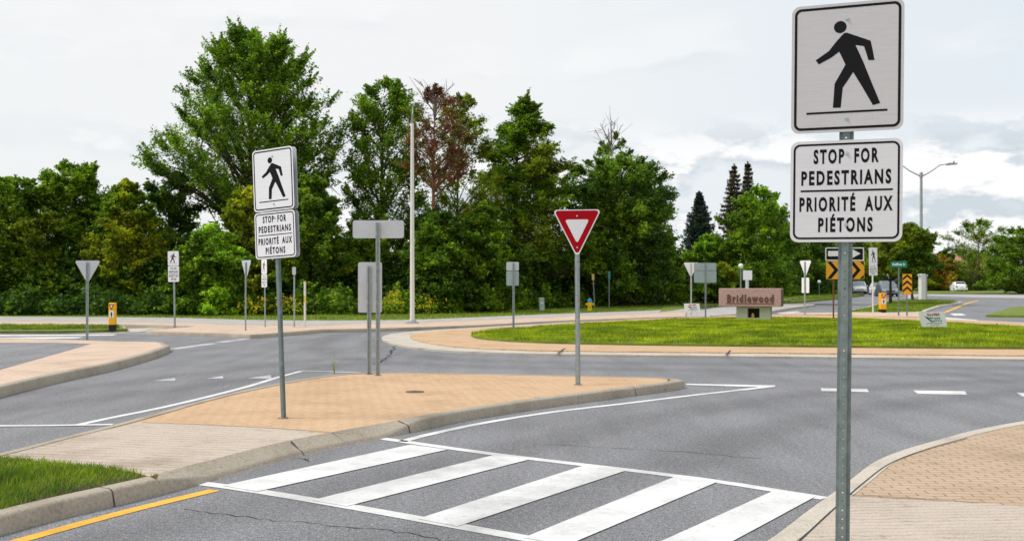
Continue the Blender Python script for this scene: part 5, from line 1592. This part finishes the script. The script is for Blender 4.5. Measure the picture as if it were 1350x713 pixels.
# ------------------------------------------------------------------ houses glimpsed through the trees
def house(px, D, w, d, hwall, hroof, rz, wall, roof, label, dz=0.1):
    p = road_pos(px, D, dz)
    t = thing('house', label, 'house', p, R(rz))
    mb = MB(); mb.box(-w/2, w/2, -d/2, d/2, -.3, hwall); wl = mb.build('wall', M[wall], t)
    e = .45
    v = [(-w/2 - e, -d/2 - e, hwall - .15), (w/2 + e, -d/2 - e, hwall - .15), (w/2 + e, d/2 + e, hwall - .15), (-w/2 - e, d/2 + e, hwall - .15), (-w/2 + 1.2, 0, hwall + hroof), (w/2 - 1.2, 0, hwall + hroof)]
    mb = MB(); mb.add(v, [(0, 1, 5, 4), (1, 2, 5), (2, 3, 4, 5), (3, 0, 4), (3, 2, 1, 0)]); rf = mb.build('roof', M[roof], t)
    mb = MB(); mb.box(w*.2, w*.2 + .7, -.3, .4, hwall + hroof * .5, hwall + hroof + .7); mb.build('chimney', M['brick'], rf)
    for x in (-w*.3, 0, w*.3):
        for z in (1.0, 3.7):
            if z + 1.3 < hwall:
                mb = MB(); mb.ring([(x - .6, z), (x + .6, z), (x + .6, z + 1.3), (x - .6, z + 1.3)], [(x - .52, z + .08), (x + .52, z + .08), (x + .52, z + 1.22), (x - .52, z + 1.22)], -d/2 - .05, -d/2 - .003)
                wf = mb.build('window', M['white'], t)
                mb = MB(); mb.box(x - .52, x + .52, -d/2 - .02, -d/2 - .004, z + .08, z + 1.22); mb.build('pane', M['glass'], wf)


house(1256, 182, 15, 9, 3.4, 3.2, 8, 'brick', 'roof', 'house with a salmon roof showing over the far right bushes')
house(660, 92, 8, 8, 4.2, 1.8, -6, 'siding', 'roof_grey', 'pale house glimpsed through leaves left of the tiered tree')
house(836, 104, 6.5, 7, 3.6, 1.6, 6, 'siding', 'roof_grey', 'pale house glimpsed through the round-crowned tree')
house(1052, 150, 11, 8, 3.6, 2.2, 4, 'siding', 'roof_grey', 'pale low house glimpsed behind the clipped hedge')

# ------------------------------------------------------------------ sky, sun, camera
W = bpy.data.worlds.new('World'); SC.world = W; W.use_nodes = True
nt = W.node_tree; nt.nodes.clear()
out = nt.nodes.new('ShaderNodeOutputWorld')
SUN_EL, SUN_AZ = R(54), R(-92)          # azimuth from +Y towards +X
sky = nt.nodes.new('ShaderNodeTexSky'); sky.sky_type = 'NISHITA'; sky.sun_disc = False
sky.sun_elevation = SUN_EL; sky.sun_rotation = SUN_AZ; sky.air_density = 1.0; sky.dust_density = 3.0; sky.ozone_density = 1.0
bg1 = nt.nodes.new('ShaderNodeBackground'); bg1.inputs['Strength'].default_value = .11
nt.links.new(sky.outputs[0], bg1.inputs['Color'])
tc = nt.nodes.new('ShaderNodeTexCoord').outputs['Generated']
sep = nt.nodes.new('ShaderNodeSeparateXYZ'); nt.links.new(tc, sep.inputs[0])


def mth(op, a, b=None, clamp=False):
    n = nt.nodes.new('ShaderNodeMath'); n.operation = op; n.use_clamp = clamp
    for i, v in enumerate((a, b)):
        if v is None: continue
        if isinstance(v, (int, float)): n.inputs[i].default_value = v
        else: nt.links.new(v, n.inputs[i])
    return n.outputs[0]


def band(z, a, b, c_, d_):
    up = nt.nodes.new('ShaderNodeMapRange'); up.interpolation_type = 'SMOOTHSTEP'
    up.inputs[1].default_value = a; up.inputs[2].default_value = b; nt.links.new(z, up.inputs[0])
    dn = nt.nodes.new('ShaderNodeMapRange'); dn.interpolation_type = 'SMOOTHSTEP'
    dn.inputs[1].default_value = c_; dn.inputs[2].default_value = d_; nt.links.new(z, dn.inputs[0])
    return mth('MULTIPLY', up.outputs[0], mth('SUBTRACT', 1.0, dn.outputs[0]))


def cloud_layer(scale, stretch, lo, hi, seed, dz):
    def field(off):
        m = nt.nodes.new('ShaderNodeMapping'); m.inputs['Location'].default_value = (seed, seed * .7, off); m.inputs['Scale'].default_value = (1, 1, stretch)
        nt.links.new(tc, m.inputs['Vector'])
        return noise(nt, m.outputs[0], scale, 8, .55)
    a = field(0); b = field(dz)
    cover = ramp(nt, a, [(lo, (0, 0, 0)), (hi, (1, 1, 1))])
    lit = mth('ADD', mth('MULTIPLY', mth('SUBTRACT', a, b), 3.4), .5)
    col = ramp(nt, lit, [(.32, (.66, .73, .79)), (.46, (.88, .905, .93)), (.57, (1.05, 1.05, 1.05))])
    return cover, col


z = sep.outputs[2]
c1, k1 = cloud_layer(8.0, 2.4, .44, .53, 3.1, .05)
low_band = band(z, .015, .045, .115, .17)
c2, k2 = cloud_layer(5.0, 2.6, .53, .66, 8.4, .07)
veil = noise(nt, mapping(nt, tc, (1, 1, 2.0)), 1.7, 4, .5)
vcol = ramp(nt, veil, [(.35, (.89, .915, .935)), (.62, (.93, .94, .95))])
blue = nt.nodes.new('ShaderNodeMapRange'); blue.interpolation_type = 'SMOOTHSTEP'
blue.inputs[1].default_value = -.1; blue.inputs[2].default_value = .5; nt.links.new(sep.outputs[0], blue.inputs[0])
vcol = mixc(nt, vcol, (.79, .865, .92), mth('MULTIPLY', blue.outputs[0], .9))
side = nt.nodes.new('ShaderNodeMapRange'); side.interpolation_type = 'SMOOTHSTEP'
side.inputs[1].default_value = -.35; side.inputs[2].default_value = .12; side.inputs[3].default_value = .25; nt.links.new(sep.outputs[0], side.inputs[0])
f1 = mth('MULTIPLY', mth('MULTIPLY', c1, low_band), side.outputs[0]); f2 = mth('MULTIPLY', c2, .30)
allc = mixc(nt, mixc(nt, vcol, k2, f2), k1, f1)
bg2 = nt.nodes.new('ShaderNodeBackground'); bg2.inputs['Strength'].default_value = 1.0
nt.links.new(allc, bg2.inputs['Color'])
mx = nt.nodes.new('ShaderNodeMixShader'); mx.inputs[0].default_value = .95
nt.links.new(bg1.outputs[0], mx.inputs[1]); nt.links.new(bg2.outputs[0], mx.inputs[2])
nt.links.new(mx.outputs[0], out.inputs['Surface'])

sd = bpy.data.lights.new('sun', 'SUN'); sd.energy = 2.9; sd.angle = R(16); sd.color = (1, .975, .935)
so = link(bpy.data.objects.new('sun', sd))
d = Vector((math.sin(SUN_AZ) * math.cos(SUN_EL), math.cos(SUN_AZ) * math.cos(SUN_EL), math.sin(SUN_EL)))
so.rotation_euler = d.to_track_quat('Z', 'Y').to_euler(); so.location = d * 60

cam = bpy.data.cameras.new('camera'); co = link(bpy.data.objects.new('camera', cam))
co.location = (0, 0, EYE); co.rotation_euler = (R(90), 0, 0)
cam.sensor_width = 36; cam.lens = 36; cam.sensor_fit = 'HORIZONTAL'
cam.shift_y = (HOR - 356.5) / 1350; cam.clip_start = .1; cam.clip_end = 4000
cam.dof.use_dof = True; cam.dof.focus_distance = 8.0; cam.dof.aperture_fstop = 5.0
SC.camera = co
SC.view_settings.view_transform = 'Standard'; SC.view_settings.look = 'None'
SC.view_settings.exposure = 0.0; SC.view_settings.gamma = 1.0; SC.view_settings.use_curve_mapping = False
SC.render.engine = 'CYCLES'
SC.cycles.max_bounces = 6; SC.cycles.transparent_max_bounces = 4
SC.cycles.use_denoising = True
